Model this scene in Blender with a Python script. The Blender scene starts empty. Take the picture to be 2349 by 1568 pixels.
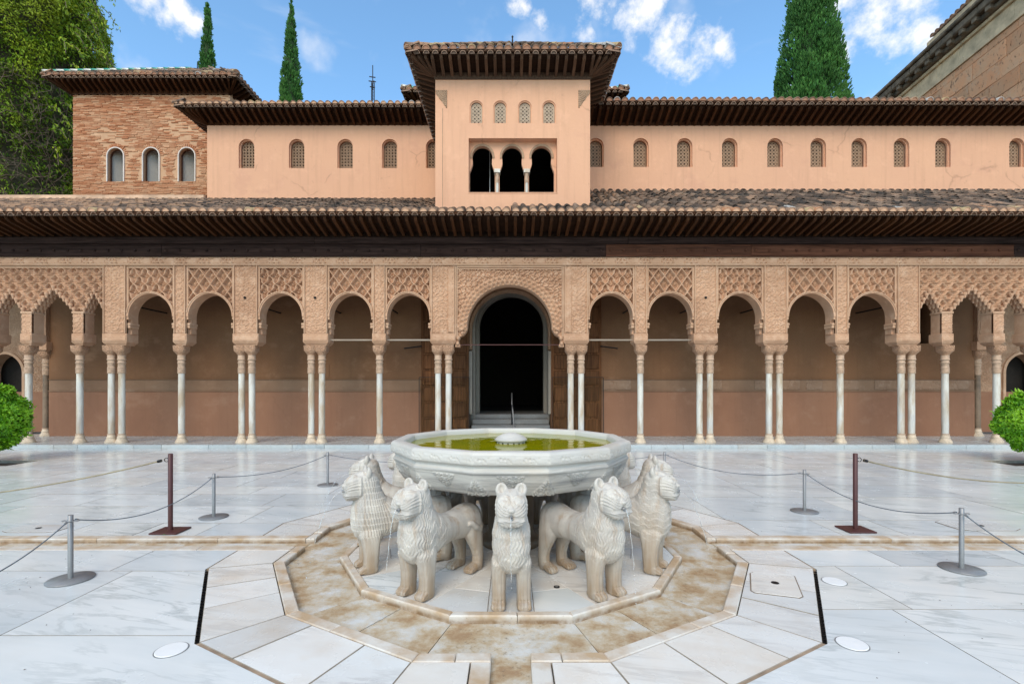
import bpy, bmesh, math, random
import numpy as np
from mathutils import Vector, Matrix
R = math.radians
rng = random.Random(7)
nrng = np.random.default_rng(11)
scene = bpy.context.scene
COL = scene.collection

# ------------------------------------------------------------------ camera
H = 1.6
cam = bpy.data.cameras.new('camera')
cam.sensor_width = 36.0
cam.lens = 36.0 * 1108 / 2349
cam.shift_x = 0.00106
cam.shift_y = 0.0443
cam.clip_start = 0.05
cam.clip_end = 2000
camo = bpy.data.objects.new('camera', cam)
camo.location = (0, 0, H)
camo.rotation_euler = (R(90), 0, 0)
COL.objects.link(camo)
scene.camera = camo

# ------------------------------------------------------------------ light and exposure
SUN_EL, SUN_AZ = 41.0, 193.0          # azimuth: clockwise from +Y
scene.view_settings.view_transform = 'Standard'
scene.view_settings.look = 'None'
scene.view_settings.gamma = 1.0
scene.view_settings.use_curve_mapping = False
scene.view_settings.exposure = 0.65
world = bpy.data.worlds.new('World')
scene.world = world
world.use_nodes = True


WIDE_OFF = (2.3, 4.7, 7.3)


def build_world():
    nt = world.node_tree
    nt.nodes.clear()
    N = nt.nodes.new
    L = nt.links.new
    out = N('ShaderNodeOutputWorld')
    bg = N('ShaderNodeBackground')
    sky = N('ShaderNodeTexSky')
    sky.sky_type = 'NISHITA'
    sky.sun_disc = False
    sky.sun_elevation = R(SUN_EL)
    sky.sun_rotation = R(SUN_AZ)
    sky.altitude = 700
    sky.air_density = 1.0
    sky.dust_density = 1.5
    sky.ozone_density = 1.6
    tc = N('ShaderNodeTexCoord')
    nrm = N('ShaderNodeVectorMath'); nrm.operation = 'NORMALIZE'
    L(tc.outputs['Generated'], nrm.inputs[0])
    d0 = nrm.outputs[0]
    # broken-edge cloud field: fractal noise over the direction, lifted where the banks of cloud stand
    noi = N('ShaderNodeTexNoise'); noi.inputs['Scale'].default_value = 22.0
    noi.inputs['Detail'].default_value = 9.0; noi.inputs['Roughness'].default_value = 0.62
    L(d0, noi.inputs['Vector'])
    wide = N('ShaderNodeTexNoise'); wide.inputs['Scale'].default_value = 2.1
    wide.inputs['Detail'].default_value = 3.0
    wmp = N('ShaderNodeMapping'); wmp.inputs['Location'].default_value = WIDE_OFF
    L(d0, wmp.inputs['Vector']); L(wmp.outputs[0], wide.inputs['Vector'])
    blobs = [(1480, 45, .058), (1530, 90, .062), (1580, 135, .055), (1610, 100, .045), (1655, 108, .03), (1500, 0, .04),
             (1350, 80, .032), (1372, 22, .05), (1425, 42, .03), (1240, 45, .026), (1195, 15, .028),
             (2010, 62, .075), (2080, 30, .06), (2125, 75, .04), (1950, 108, .035), (2050, 100, .045), (1940, 0, .03), (345, 12, .045), (400, 28, .045), (435, 50, .03)]
    acc = None
    for x, y, r in blobs:
        v = Vector(((x - 1172) / 1108, 1, (888 - y) / 1108)).normalized()
        dist = N('ShaderNodeVectorMath'); dist.operation = 'DISTANCE'
        dist.inputs[1].default_value = v
        L(d0, dist.inputs[0])
        mr = N('ShaderNodeMapRange'); mr.interpolation_type = 'SMOOTHSTEP'
        mr.inputs['From Min'].default_value = 0.0
        mr.inputs['From Max'].default_value = r * 1.35
        mr.inputs['To Min'].default_value = 1.0
        mr.inputs['To Max'].default_value = 0.0
        L(dist.outputs['Value'], mr.inputs['Value'])
        if acc is None:
            acc = mr.outputs[0]
        else:
            mx = N('ShaderNodeMath'); mx.operation = 'MAXIMUM'
            L(acc, mx.inputs[0]); L(mr.outputs[0], mx.inputs[1])
            acc = mx.outputs[0]
    m1 = N('ShaderNodeMath'); m1.operation = 'MULTIPLY_ADD'       # bank + (noise-.5)*1.7
    m1.inputs[1].default_value = 2.6; m1.inputs[2].default_value = -1.38
    L(noi.outputs['Fac'], m1.inputs[0])
    m2 = N('ShaderNodeMath'); m2.operation = 'ADD'
    L(acc, m2.inputs[0]); L(m1.outputs[0], m2.inputs[1])
    c1 = N('ShaderNodeMapRange'); c1.interpolation_type = 'SMOOTHSTEP'
    c1.inputs['From Min'].default_value = 0.30; c1.inputs['From Max'].default_value = 1.25
    L(m2.outputs[0], c1.inputs['Value'])
    # everywhere else: cloud cover, thickened out of view to whiten the light
    w1 = N('ShaderNodeMath'); w1.operation = 'MULTIPLY_ADD'
    w1.inputs[1].default_value = 0.45; noi2 = N('ShaderNodeTexNoise'); noi2.inputs['Scale'].default_value = 8.0; noi2.inputs['Detail'].default_value = 8.0
    L(d0, noi2.inputs['Vector'])
    L(noi2.outputs['Fac'], w1.inputs[0]); L(wide.outputs['Fac'], w1.inputs[2])
    c2 = N('ShaderNodeMapRange'); c2.interpolation_type = 'SMOOTHSTEP'
    c2.inputs['From Min'].default_value = 0.68; c2.inputs['From Max'].default_value = 0.82
    c2.inputs['To Max'].default_value = 0.85
    L(w1.outputs[0], c2.inputs['Value'])
    # thin streak
    mp = N('ShaderNodeMapping'); mp.inputs['Rotation'].default_value = (0, R(24), 0)
    mp.inputs['Scale'].default_value = (3.0, 3.0, 14.0)
    L(d0, mp.inputs['Vector'])
    n3 = N('ShaderNodeTexNoise'); n3.inputs['Scale'].default_value = 1.6; n3.inputs['Detail'].default_value = 6.0
    L(mp.outputs[0], n3.inputs['Vector'])
    c3 = N('ShaderNodeMapRange'); c3.interpolation_type = 'SMOOTHSTEP'
    c3.inputs['From Min'].default_value = 0.60; c3.inputs['From Max'].default_value = 0.95; c3.inputs['To Max'].default_value = 0.4
    L(n3.outputs['Fac'], c3.inputs['Value'])
    mm = N('ShaderNodeMath'); mm.operation = 'MAXIMUM'
    L(c1.outputs[0], mm.inputs[0]); L(c2.outputs[0], mm.inputs[1])
    mm2 = N('ShaderNodeMath'); mm2.operation = 'MAXIMUM'
    L(mm.outputs[0], mm2.inputs[0]); L(c3.outputs[0], mm2.inputs[1])
    mix = N('ShaderNodeMix'); mix.data_type = 'RGBA'
    L(mm2.outputs[0], mix.inputs['Factor'])
    gain = N('ShaderNodeMix'); gain.data_type = 'RGBA'; gain.blend_type = 'MULTIPLY'; gain.inputs['Factor'].default_value = 1.0
    gain.inputs[7].default_value = (1.08, 1.38, 1.40, 1)
    L(sky.outputs[0], gain.inputs[6])
    L(gain.outputs[2], mix.inputs[6])
    mix.inputs[7].default_value = (5.0, 4.92, 4.85, 1)
    L(mix.outputs[2], bg.inputs['Color'])
    bg.inputs['Strength'].default_value = 0.15
    L(bg.outputs[0], out.inputs[0])


build_world()
sun = bpy.data.lights.new('sun', 'SUN')
sun.energy = 1.25
sun.angle = R(30)
sun.color = (1.0, 0.86, 0.69)
suno = bpy.data.objects.new('sun', sun)
az, el = R(SUN_AZ), R(SUN_EL)
sd = Vector((math.sin(az) * math.cos(el), math.cos(az) * math.cos(el), math.sin(el)))   # towards the sun
suno.rotation_euler = (-sd).to_track_quat('-Z', 'Y').to_euler()
suno.location = (0, -5, 30)
COL.objects.link(suno)

# ------------------------------------------------------------------ helpers
def P(x, y, Y, z=None):
    """photograph pixel (2349 wide) at depth Y -> world X, Z"""
    return (x - 1172) * Y / 1108, H - (y - 888) * Y / 1108


class MB:
    def __init__(s):
        s.v, s.f, s.m, s.sm = [], [], [], []

    def add(s, verts, faces, mat=0, smooth=False):
        o = len(s.v)
        s.v += [tuple(p) for p in verts]
        for f in faces:
            s.f.append(tuple(i + o for i in f)); s.m.append(mat); s.sm.append(smooth)
        return s

    def box(s, x0, x1, y0, y1, z0, z1, mat=0):
        return s.add([(x0, y0, z0), (x1, y0, z0), (x1, y1, z0), (x0, y1, z0), (x0, y0, z1), (x1, y0, z1), (x1, y1, z1), (x0, y1, z1)],
                     [(0, 3, 2, 1), (4, 5, 6, 7), (0, 1, 5, 4), (1, 2, 6, 5), (2, 3, 7, 6), (3, 0, 4, 7)], mat)

    def cbox(s, x0, x1, y0, y1, z0, z1, c=.01, mat=0):
        """box with chamfered edges"""
        v = []; f = []
        X, Y, Z = (x0, x1), (y0, y1), (z0, z1)
        idx = {}
        for i in (0, 1):
            for j in (0, 1):
                for k in (0, 1):
                    sx, sy, sz = (1 - 2 * i), (1 - 2 * j), (1 - 2 * k)
                    for a in range(3):
                        p = [X[i] + sx * c, Y[j] + sy * c, Z[k] + sz * c]
                        p[a] = (X[i], Y[j], Z[k])[a]
                        idx[(i, j, k, a)] = len(v); v.append(p)
        def q(*ks): f.append(tuple(idx[k] for k in ks))
        for a in range(3):
            for e in (0, 1):
                ks = []
                for (p, r) in ((0, 0), (1, 0), (1, 1), (0, 1)):
                    t = [0, 0, 0]; t[a] = e; t[(a + 1) % 3] = p; t[(a + 2) % 3] = r
                    ks.append((*t, a))
                if e == 0: ks.reverse()
                q(*ks)
        for a in range(3):
            b, d = (a + 1) % 3, (a + 2) % 3
            for p in (0, 1):
                for r in (0, 1):
                    t0 = [0, 0, 0]; t0[b] = p; t0[d] = r; t1 = list(t0); t1[a] = 1
                    q((*t0, b), (*t1, b), (*t1, d), (*t0, d))
        for i in (0, 1):
            for j in (0, 1):
                for k in (0, 1):
                    q((i, j, k, 0), (i, j, k, 1), (i, j, k, 2))
        return s.add(v, f, mat)

    def prism(s, poly, z0, z1, c=0.0, mat=0, side=None):
        """vertical prism of an xy polygon (ccw), top edge chamfered by c"""
        n = len(poly)
        a = sum(poly[i][0] * poly[(i + 1) % n][1] - poly[(i + 1) % n][0] * poly[i][1] for i in range(n))
        if a < 0: poly = poly[::-1]
        v = [(p[0], p[1], z0) for p in poly]
        f = []
        if c > 0:
            v += [(p[0], p[1], z1 - c) for p in poly]
            v += [(p[0], p[1], z1) for p in inset(poly, c)]
            for i in range(n):
                j = (i + 1) % n
                f += [(i, j, n + j, n + i), (n + i, n + j, 2 * n + j, 2 * n + i)]
            f.append(tuple(range(2 * n, 3 * n)))
        else:
            v += [(p[0], p[1], z1) for p in poly]
            for i in range(n):
                j = (i + 1) % n
                f.append((i, j, n + j, n + i))
            f.append(tuple(range(n, 2 * n)))
        f.append(tuple(range(n - 1, -1, -1)))
        s.add(v, f, mat)
        if side is not None:
            for i in range(len(f)):
                if len(f[i]) == 4 and i < len(f) - 2: s.m[len(s.m) - len(f) + i] = side
        return s

    def lathe(s, prof, n=20, cx=0, cy=0, cap=True, mat=0, smooth=True, sq=None):
        """profile of (r,z); sq: exponent list for superellipse sections"""
        v = []; f = []
        for k, (r, z) in enumerate(prof):
            e = sq[k] if sq else 2.0
            for i in range(n):
                t = 2 * math.pi * (i + .5) / n
                ct, st = math.cos(t), math.sin(t)
                q = (abs(ct) ** e + abs(st) ** e) ** (-1 / e)
                v.append((cx + r * q * ct, cy + r * q * st, z))
        m = len(prof)
        for k in range(m - 1):
            for i in range(n):
                j = (i + 1) % n
                f.append((k * n + i, k * n + j, (k + 1) * n + j, (k + 1) * n + i))
        s.add(v, f, mat, smooth)
        if cap:
            s.add(v[:n], [tuple(range(n - 1, -1, -1))], mat)
            s.add(v[-n:], [tuple(range(n))], mat)
        return s

    def tube(s, pts, r, n=8, mat=0, cap=True):
        pts = [Vector(p) for p in pts]
        v = []; f = []
        rr = r if isinstance(r, (list, tuple)) else [r] * len(pts)
        ref = None
        for k, p in enumerate(pts):
            t = (pts[min(k + 1, len(pts) - 1)] - pts[max(k - 1, 0)]).normalized()
            if ref is None:
                ref = Vector((0, 0, 1)) if abs(t.z) < .9 else Vector((1, 0, 0))
            a = t.cross(ref).normalized(); b = t.cross(a).normalized()
            ref = -b if False else ref
            for i in range(n):
                th = 2 * math.pi * i / n
                v.append(p + a * (rr[k] * math.cos(th)) + b * (rr[k] * math.sin(th)))
        for k in range(len(pts) - 1):
            for i in range(n):
                j = (i + 1) % n
                f.append((k * n + i, (k + 1) * n + i, (k + 1) * n + j, k * n + j))
        s.add(v, f, mat, True)
        if cap:
            s.add(v[:n], [tuple(range(n))], mat); s.add(v[-n:], [tuple(range(n - 1, -1, -1))], mat)
        return s

    def bar(s, a, b, w, h, up=(0, 0, 1), mat=0):
        a, b = Vector(a), Vector(b)
        t = (b - a).normalized(); side = t.cross(Vector(up)).normalized(); u = side.cross(t).normalized()
        v = []
        for p in (a, b):
            for (i, j) in ((-1, -1), (1, -1), (1, 1), (-1, 1)):
                v.append(p + side * (w / 2 * i) + u * (h / 2 * j))
        return s.add(v, [(0, 1, 2, 3), (7, 6, 5, 4), (0, 4, 5, 1), (1, 5, 6, 2), (2, 6, 7, 3), (3, 7, 4, 0)], mat)

    def plate(s, outer, holes, y0, y1, mat=0):
        """solid plate in xz with holes; front at y0, back at y1"""
        bm = bmesh.new()
        es = []
        loops = [outer] + list(holes)
        for lp in loops:
            vs = [bm.verts.new((p[0], 0, p[1])) for p in lp]
            for i in range(len(vs)):
                es.append(bm.edges.new((vs[i], vs[(i + 1) % len(vs)])))
        bmesh.ops.triangle_fill(bm, use_beauty=True, use_dissolve=False, edges=es, normal=(0, -1, 0))
        bm.verts.index_update()
        vv = [(v.co.x, v.co.z) for v in bm.verts]
        ff = []
        for f in bm.faces:
            t = [v.index for v in f.verts]
            if f.normal.y > 0: t.reverse()
            ff.append(t)
        bm.free()
        s.add([(a, y0, b) for a, b in vv], ff, mat)
        s.add([(a, y1, b) for a, b in vv], [t[::-1] for t in ff], mat)
        for li, lp in enumerate(loops):
            n = len(lp)
            ar = sum(lp[i][0] * lp[(i + 1) % n][1] - lp[(i + 1) % n][0] * lp[i][1] for i in range(n))
            v = [(p[0], y0, p[1]) for p in lp] + [(p[0], y1, p[1]) for p in lp]
            fs = []
            for i in range(n):
                j = (i + 1) % n
                q = (i, n + i, n + j, j)
                if (ar < 0) != (li > 0): q = q[::-1]
                fs.append(q)
            s.add(v, fs, mat)
        return s

    def mesh(s, name):
        me = bpy.data.meshes.new(name)
        me.from_pydata(s.v, [], s.f)
        me.polygons.foreach_set('material_index', s.m)
        me.polygons.foreach_set('use_smooth', s.sm)
        me.update()
        return me

    def obj(s, name, mats, parent=None):
        me = s.mesh(name)
        for m in (mats if isinstance(mats, (list, tuple)) else [mats]):
            me.materials.append(m)
        return link(name, me, parent)


def inset(poly, c):
    n = len(poly); out = []
    for i in range(n):
        p0, p1, p2 = Vector(poly[i - 1]), Vector(poly[i]), Vector(poly[(i + 1) % n])
        e1 = (p1 - p0).normalized(); e2 = (p2 - p1).normalized()
        n1 = Vector((-e1.y, e1.x)); n2 = Vector((-e2.y, e2.x))
        k = 1 + n1.dot(n2)
        d = (n1 + n2) / max(k, .2)
        out.append(tuple(p1 + d * c))
    return out


def link(name, data, parent=None):
    o = bpy.data.objects.new(name, data)
    COL.objects.link(o)
    if parent is not None: o.parent = parent
    return o


def tag(o, label=None, cat=None, group=None, kind=None):
    if label: o['label'] = label
    if cat: o['category'] = cat
    if group: o['group'] = group
    if kind: o['kind'] = kind
    return o


def thing(name, label, cat, loc=(0, 0, 0), rz=0, group=None):
    o = link(name, None)
    o.location = loc; o.rotation_euler = (0, 0, rz)
    return tag(o, label, cat, group)


def copy_tree(o, parent=None):
    c = o.copy(); COL.objects.link(c)
    c.parent = parent
    for ch in list(o.children): copy_tree(ch, c)
    return c


def np_obj(name, V, F, mats, parent=None, smooth=True, attr=None):
    me = bpy.data.meshes.new(name)
    V = np.asarray(V, dtype=np.float32); F = np.asarray(F, dtype=np.int32)
    k = F.shape[1]
    me.vertices.add(len(V)); me.vertices.foreach_set('co', V.ravel())
    me.loops.add(F.size); me.loops.foreach_set('vertex_index', F.ravel())
    me.polygons.add(len(F))
    me.polygons.foreach_set('loop_start', np.arange(0, F.size, k, dtype=np.int32))
    me.polygons.foreach_set('loop_total', np.full(len(F), k, dtype=np.int32))
    me.polygons.foreach_set('use_smooth', np.full(len(F), smooth, dtype=bool))
    if attr is not None:
        a = me.attributes.new('rnd', 'FLOAT', 'FACE'); a.data.foreach_set('value', np.asarray(attr, dtype=np.float32))
    me.update(); me.validate()
    for m in (mats if isinstance(mats, (list, tuple)) else [mats]): me.materials.append(m)
    return link(name, me, parent)


# ------------------------------------------------------------------ materials
class NT:
    def __init__(s, name):
        s.m = bpy.data.materials.new(name); s.m.use_nodes = True
        s.t = s.m.node_tree; s.t.nodes.clear()
        s.out = s.n('ShaderNodeOutputMaterial')
        s.b = s.n('ShaderNodeBsdfPrincipled')
        s.l(s.b.outputs[0], s.out.inputs[0])
        tc = s.n('ShaderNodeTexCoord'); s.obj = tc.outputs['Object']; s.gen = tc.outputs['Generated']

    def n(s, t, **kw):
        x = s.t.nodes.new(t)
        for k, v in kw.items(): setattr(x, k, v)
        return x

    def l(s, a, b): s.t.links.new(a, b)

    def noise(s, scale, detail=4, rough=.55, vec=None, dist=0):
        x = s.n('ShaderNodeTexNoise')
        x.inputs['Scale'].default_value = scale; x.inputs['Detail'].default_value = detail
        x.inputs['Roughness'].default_value = rough; x.inputs['Distortion'].default_value = dist
        s.l(vec if vec is not None else s.obj, x.inputs['Vector'])
        return x.outputs['Fac']

    def map(s, sc=(1, 1, 1), rot=(0, 0, 0), vec=None, loc=None):
        x = s.n('ShaderNodeMapping')
        x.inputs['Scale'].default_value = sc; x.inputs['Rotation'].default_value = rot
        s.l(vec if vec is not None else s.obj, x.inputs['Vector'])
        if loc is not None: s.l(loc, x.inputs['Location'])
        return x.outputs[0]

    def ramp(s, f, stops, const=False):
        x = s.n('ShaderNodeValToRGB')
        cr = x.color_ramp
        if const: cr.interpolation = 'CONSTANT'
        while len(cr.elements) < len(stops): cr.elements.new(.5)
        for e, (p, c) in zip(cr.elements, stops):
            e.position = p; e.color = (*c, 1) if len(c) == 3 else c
        s.l(f, x.inputs[0])
        return x.outputs[0]

    def rng(s, f, a, b, c=0., d=1.):
        x = s.n('ShaderNodeMapRange'); x.inputs[1].default_value = a; x.inputs[2].default_value = b
        x.inputs[3].default_value = c; x.inputs[4].default_value = d
        s.l(f, x.inputs[0]); return x.outputs[0]

    def mix(s, f, a, b, mode='MIX'):
        x = s.n('ShaderNodeMix', data_type='RGBA', blend_type=mode)
        for sock, v in ((x.inputs['Factor'], f), (x.inputs[6], a), (x.inputs[7], b)):
            if isinstance(v, (int, float)): sock.default_value = v
            elif isinstance(v, (tuple, list)): sock.default_value = (*v, 1) if len(v) == 3 else v
            else: s.l(v, sock)
        return x.outputs[2]

    def math(s, op, a, b=0.):
        x = s.n('ShaderNodeMath', operation=op)
        for i, v in enumerate((a, b)):
            if isinstance(v, (int, float)): x.inputs[i].default_value = v
            else: s.l(v, x.inputs[i])
        return x.outputs[0]

    def rand(s):
        return s.n('ShaderNodeObjectInfo').outputs['Random']

    def attr(s, name):
        x = s.n('ShaderNodeAttribute'); x.attribute_name = name
        return x.outputs['Fac']

    def sep(s, vec=None):
        x = s.n('ShaderNodeSeparateXYZ'); s.l(vec if vec is not None else s.obj, x.inputs[0])
        return x.outputs

    def bump(s, h, strength=.3, dist=.01, prev=None):
        x = s.n('ShaderNodeBump'); x.inputs['Strength'].default_value = strength; x.inputs['Distance'].default_value = dist
        s.l(h, x.inputs['Height'])
        if prev is not None: s.l(prev, x.inputs['Normal'])
        return x.outputs[0]

    def done(s, col=None, rough=.6, normal=None, spec=None, metal=None):
        b = s.b
        if col is not None:
            if isinstance(col, tuple): b.inputs['Base Color'].default_value = (*col, 1)
            else: s.l(col, b.inputs['Base Color'])
        if isinstance(rough, (int, float)): b.inputs['Roughness'].default_value = rough
        else: s.l(rough, b.inputs['Roughness'])
        if normal is not None: s.l(normal, b.inputs['Normal'])
        if spec is not None: b.inputs['Specular IOR Level'].default_value = spec
        if metal is not None: b.inputs['Metallic'].default_value = metal
        return s.m


def mat_marble(name, base=(.75, .755, .735), alt=(.62, .65, .65), vein=(.27, .31, .31), warm=(.60, .52, .40), stain=.16, rough=.2, tint=True):
    t = NT(name)
    r = t.rand()
    off = t.n('ShaderNodeCombineXYZ')
    t.l(t.math('MULTIPLY', r, 37.0), off.inputs[0]); t.l(t.math('MULTIPLY', r, 91.0), off.inputs[1])
    v = t.map((1, 1, 1), (0, 0, R(14)), None, off.outputs[0])
    st = t.map((.55, 3.0, 1.5), (0, 0, R(16)), v)
    n1 = t.noise(1.3, 8, .6, st, .45)
    veins = t.rng(t.math('ABSOLUTE', t.math('SUBTRACT', n1, .5)), 0.0, .035, 1., 0.)
    n2 = t.noise(.9, 5, .6, st)
    col = t.mix(t.rng(n2, .35, .7), base, alt)
    col = t.mix(t.math('MULTIPLY', veins, t.rng(t.noise(1.1, 3, .5, v), .42, .70, 0, .62)), col, vein)
    col = t.mix(t.math('MULTIPLY', t.rng(t.noise(1.4, 6, .6, v), .5, .8), stain), col, warm)
    if tint:
        col = t.mix(.85, col, t.ramp(r, [(0, (.95, .93, .90)), (.3, (1.03, 1.03, 1.03)), (.6, (.92, .94, .96)), (.85, (.78, .81, .84)), (1, (1.0, .985, .96))]), 'MULTIPLY')
    fine = t.noise(60, 3, .6)
    rg = t.rng(t.noise(3, 4, .6, v), .3, .7, rough * .7, rough * 1.5)
    return t.done(col, rg, t.bump(fine, .05, .002), .5)


def mat_stained(name):
    """wet channel slabs: pale marble under brown lime deposit"""
    t = NT(name)
    r = t.rand(); off = t.n('ShaderNodeCombineXYZ'); t.l(t.math('MULTIPLY', r, 53.), off.inputs[0])
    v = t.map((1, 1, 1), (0, 0, 0), None, off.outputs[0])
    n = t.noise(3.4, 9, .72, v, .1)
    col = t.ramp(n, [(.34, (.62, .63, .62)), (.44, (.57, .53, .46)), (.51, (.50, .41, .29)), (.58, (.42, .30, .18)), (.65, (.34, .21, .11)), (.75, (.48, .41, .31))])
    sp = t.rng(t.noise(32, 6, .75, v), .57, .68)
    col = t.mix(t.math('MULTIPLY', t.math('MULTIPLY', sp, t.rng(t.noise(1.7, 3, .5, v), .42, .6)), .85), col, (.10, .07, .045))
    return t.done(col, t.rng(n, .3, .7, .14, .5), t.bump(t.noise(25, 5, .6, v), .25, .004))


def mat_kerb(name):
    t = NT(name)
    r = t.rand(); off = t.n('ShaderNodeCombineXYZ'); t.l(t.math('MULTIPLY', r, 29.), off.inputs[1])
    v = t.map((1, 1, 1), (0, 0, 0), None, off.outputs[0])
    n = t.noise(3.2, 6, .6, v)
    col = t.mix(t.rng(n, .38, .62), (.66, .62, .56), (.48, .34, .21))
    x = t.sep()
    low = t.rng(x[2], -.004, -.035)
    col = t.mix(t.math('MULTIPLY', low, t.rng(t.noise(14, 4, .6), .3, .6, .3, .95)), col, (.22, .13, .06))
    col = t.mix(t.rng(t.noise(45, 3, .6, v), .66, .78, 0, .6), col, (.2, .12, .07))
    return t.done(col, .4, t.bump(t.noise(18, 5, .6, v), .25, .006))


def mat_statue(name, axis_r=False):
    """carved white marble, brown lime stain climbing from the foot"""
    t = NT(name)
    z = t.sep()[2]
    n = t.noise(4, 6, .6)
    streak = t.noise(1.0, 5, .6, t.map((16, 16, 1.6)))
    col = t.mix(t.rng(n, .38, .66), (.63, .58, .51), (.44, .41, .375))
    col = t.mix(t.rng(t.noise(1.0, 6, .65, t.map((7, 7, .9))), .48, .68, 0, .6), col, (.40, .365, .33))
    col = t.mix(t.rng(t.noise(2.2, 4, .5), .5, .7, 0, .6), col, (.53, .42, .31))
    foot = t.math('MULTIPLY', t.rng(z, .38, .04, 0, 1), t.rng(streak, .3, .58, .35, 1))
    col = t.mix(t.math('MULTIPLY', foot, .92), col, (.31, .21, .125))
    run = t.math('MULTIPLY', t.rng(streak, .52, .68), .6)
    col = t.mix(run, col, (.38, .27, .18))
    nb = t.bump(t.noise(70, 4, .6), .12, .003)
    return t.done(col, .5, nb, .35)


def mat_basin(name):
    t = NT(name)
    z = t.sep()[2]
    n = t.noise(1.0, 7, .7, t.map((.9, .9, 16)), .6)
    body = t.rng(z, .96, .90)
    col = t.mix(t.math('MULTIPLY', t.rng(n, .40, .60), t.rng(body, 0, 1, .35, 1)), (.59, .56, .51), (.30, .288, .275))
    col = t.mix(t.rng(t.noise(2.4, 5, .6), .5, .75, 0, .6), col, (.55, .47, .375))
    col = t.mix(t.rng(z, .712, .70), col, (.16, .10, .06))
    return t.done(col, .42, t.bump(t.noise(55, 4, .6), .12, .003), .4)


def mat_stucco(name, c0=(.56, .335, .21), c1=(.43, .245, .15), c2=(.66, .44, .30), carve=0.0, cs=22):
    t = NT(name)
    n = t.noise(.9, 5, .6)
    col = t.mix(t.rng(n, .35, .68), c0, c1)
    col = t.mix(t.rng(t.noise(5, 5, .6), .5, .75, 0, .7), col, c2)
    n2 = t.bump(t.noise(60, 4, .6), .25, .004)
    if carve > 0:
        vo = t.n('ShaderNodeTexVoronoi', feature='DISTANCE_TO_EDGE'); vo.inputs['Scale'].default_value = cs
        wv = t.n('ShaderNodeVectorMath', operation='ADD'); t.l(t.obj, wv.inputs[0])
        nn = t.n('ShaderNodeTexNoise'); nn.inputs['Scale'].default_value = 12
        t.l(t.obj, nn.inputs['Vector'])
        sc = t.n('ShaderNodeVectorMath', operation='SCALE'); sc.inputs['Scale'].default_value = .09
        t.l(nn.outputs['Color'], sc.inputs[0]); t.l(sc.outputs[0], wv.inputs[1])
        t.l(wv.outputs[0], vo.inputs['Vector'])
        n2 = t.bump(t.rng(vo.outputs['Distance'], .02, .2), carve, .02, n2)
    return t.done(col, .85, n2, .2)


def mat_plaster(name, c0, c1, patch, crack=.42):
    t = NT(name)
    n = t.noise(.45, 5, .6)
    col = t.mix(t.rng(n, .38, .66), c0, c1)
    col = t.mix(t.rng(t.noise(.8, 6, .65, t.map((1, 1, 1.4))), .58, .66, 0, .55), col, patch)
    col = t.mix(t.rng(t.noise(1, 5, .6, t.map((9, 9, .55))), .52, .74, 0, .34), col, tuple(c * .70 for c in c0))
    col = t.mix(t.rng(t.noise(2.3, 6, .7), .54, .70, 0, .4), col, tuple(min(1, c * 1.12 + .02) for c in c0))
    col = t.mix(t.rng(t.noise(5.5, 5, .7), .64, .72, 0, .45), col, tuple(c * .62 for c in c0))
    cr = t.n('ShaderNodeTexVoronoi', feature='DISTANCE_TO_EDGE'); cr.inputs['Scale'].default_value = .55
    wv = t.n('ShaderNodeMix', data_type='VECTOR'); wv.inputs['Factor'].default_value = .3
    nn = t.n('ShaderNodeTexNoise'); nn.inputs['Scale'].default_value = 2.5; nn.inputs['Detail'].default_value = 5
    t.l(t.obj, nn.inputs['Vector']); t.l(t.obj, wv.inputs[4]); t.l(nn.outputs['Color'], wv.inputs[5])
    t.l(wv.outputs[1], cr.inputs['Vector'])
    line = t.math('MULTIPLY', t.rng(cr.outputs['Distance'], .0, .012, 1, 0), t.rng(t.noise(.9, 2, .5), .52, .6))
    col = t.mix(t.math('MULTIPLY', line, crack), col, tuple(c * .45 for c in c0))
    bp = t.bump(t.noise(9, 6, .6), .25, .02)
    return t.done(col, .9, bp, .15)


def mat_wood(name, c0, c1, axis='y', rough=.6, sc=1.0):
    t = NT(name)
    s = {'x': (1.2, 22, 22), 'y': (22, 1.2, 22), 'z': (22, 22, 1.2)}[axis]
    r = t.rand()
    off = t.n('ShaderNodeCombineXYZ'); t.l(t.math('MULTIPLY', r, 17.), off.inputs[0]); t.l(t.math('MULTIPLY', r, 31.), off.inputs[1])
    v = t.map(tuple(k * sc for k in s), (0, 0, 0), None, off.outputs[0])
    n = t.noise(1.0, 5, .65, v)
    col = t.mix(t.rng(n, .3, .7), c0, c1)
    col = t.mix(.7, col, t.ramp(r, [(0, (.7, .7, .7)), (.5, (1, 1, 1)), (1, (1.35, 1.25, 1.15))]), 'MULTIPLY')
    return t.done(col, rough, t.bump(n, .4, .006), .12)


def tile_ramp(t, f):
    return t.ramp(f, [(0, (.05, .041, .036)), (.16, (.09, .064, .05)), (.34, (.145, .098, .072)), (.48, (.20, .128, .09)), (.6, (.24, .165, .12)),
                      (.72, (.32, .20, .135)), (.82, (.40, .24, .15)), (.89, (.46, .34, .19)), (.94, (.45, .22, .12)), (.98, (.42, .40, .38))], True)


def mat_tile(name, use_attr, bias=0.0):
    t = NT(name)
    f = t.attr('rnd') if use_attr else t.rand()
    if bias: f = t.rng(f, 0, 1, bias, 1)
    col = tile_ramp(t, f)
    lich = t.rng(t.noise(14, 6, .7), .50, .66, 0, .7)
    col = t.mix(lich, col, (.065, .053, .045))
    col = t.mix(t.rng(t.noise(23, 4, .6), .6, .7, 0, .5), col, (.33, .29, .22))
    return t.done(col, .85, t.bump(t.noise(30, 5, .6), .4, .01), .2)


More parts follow.
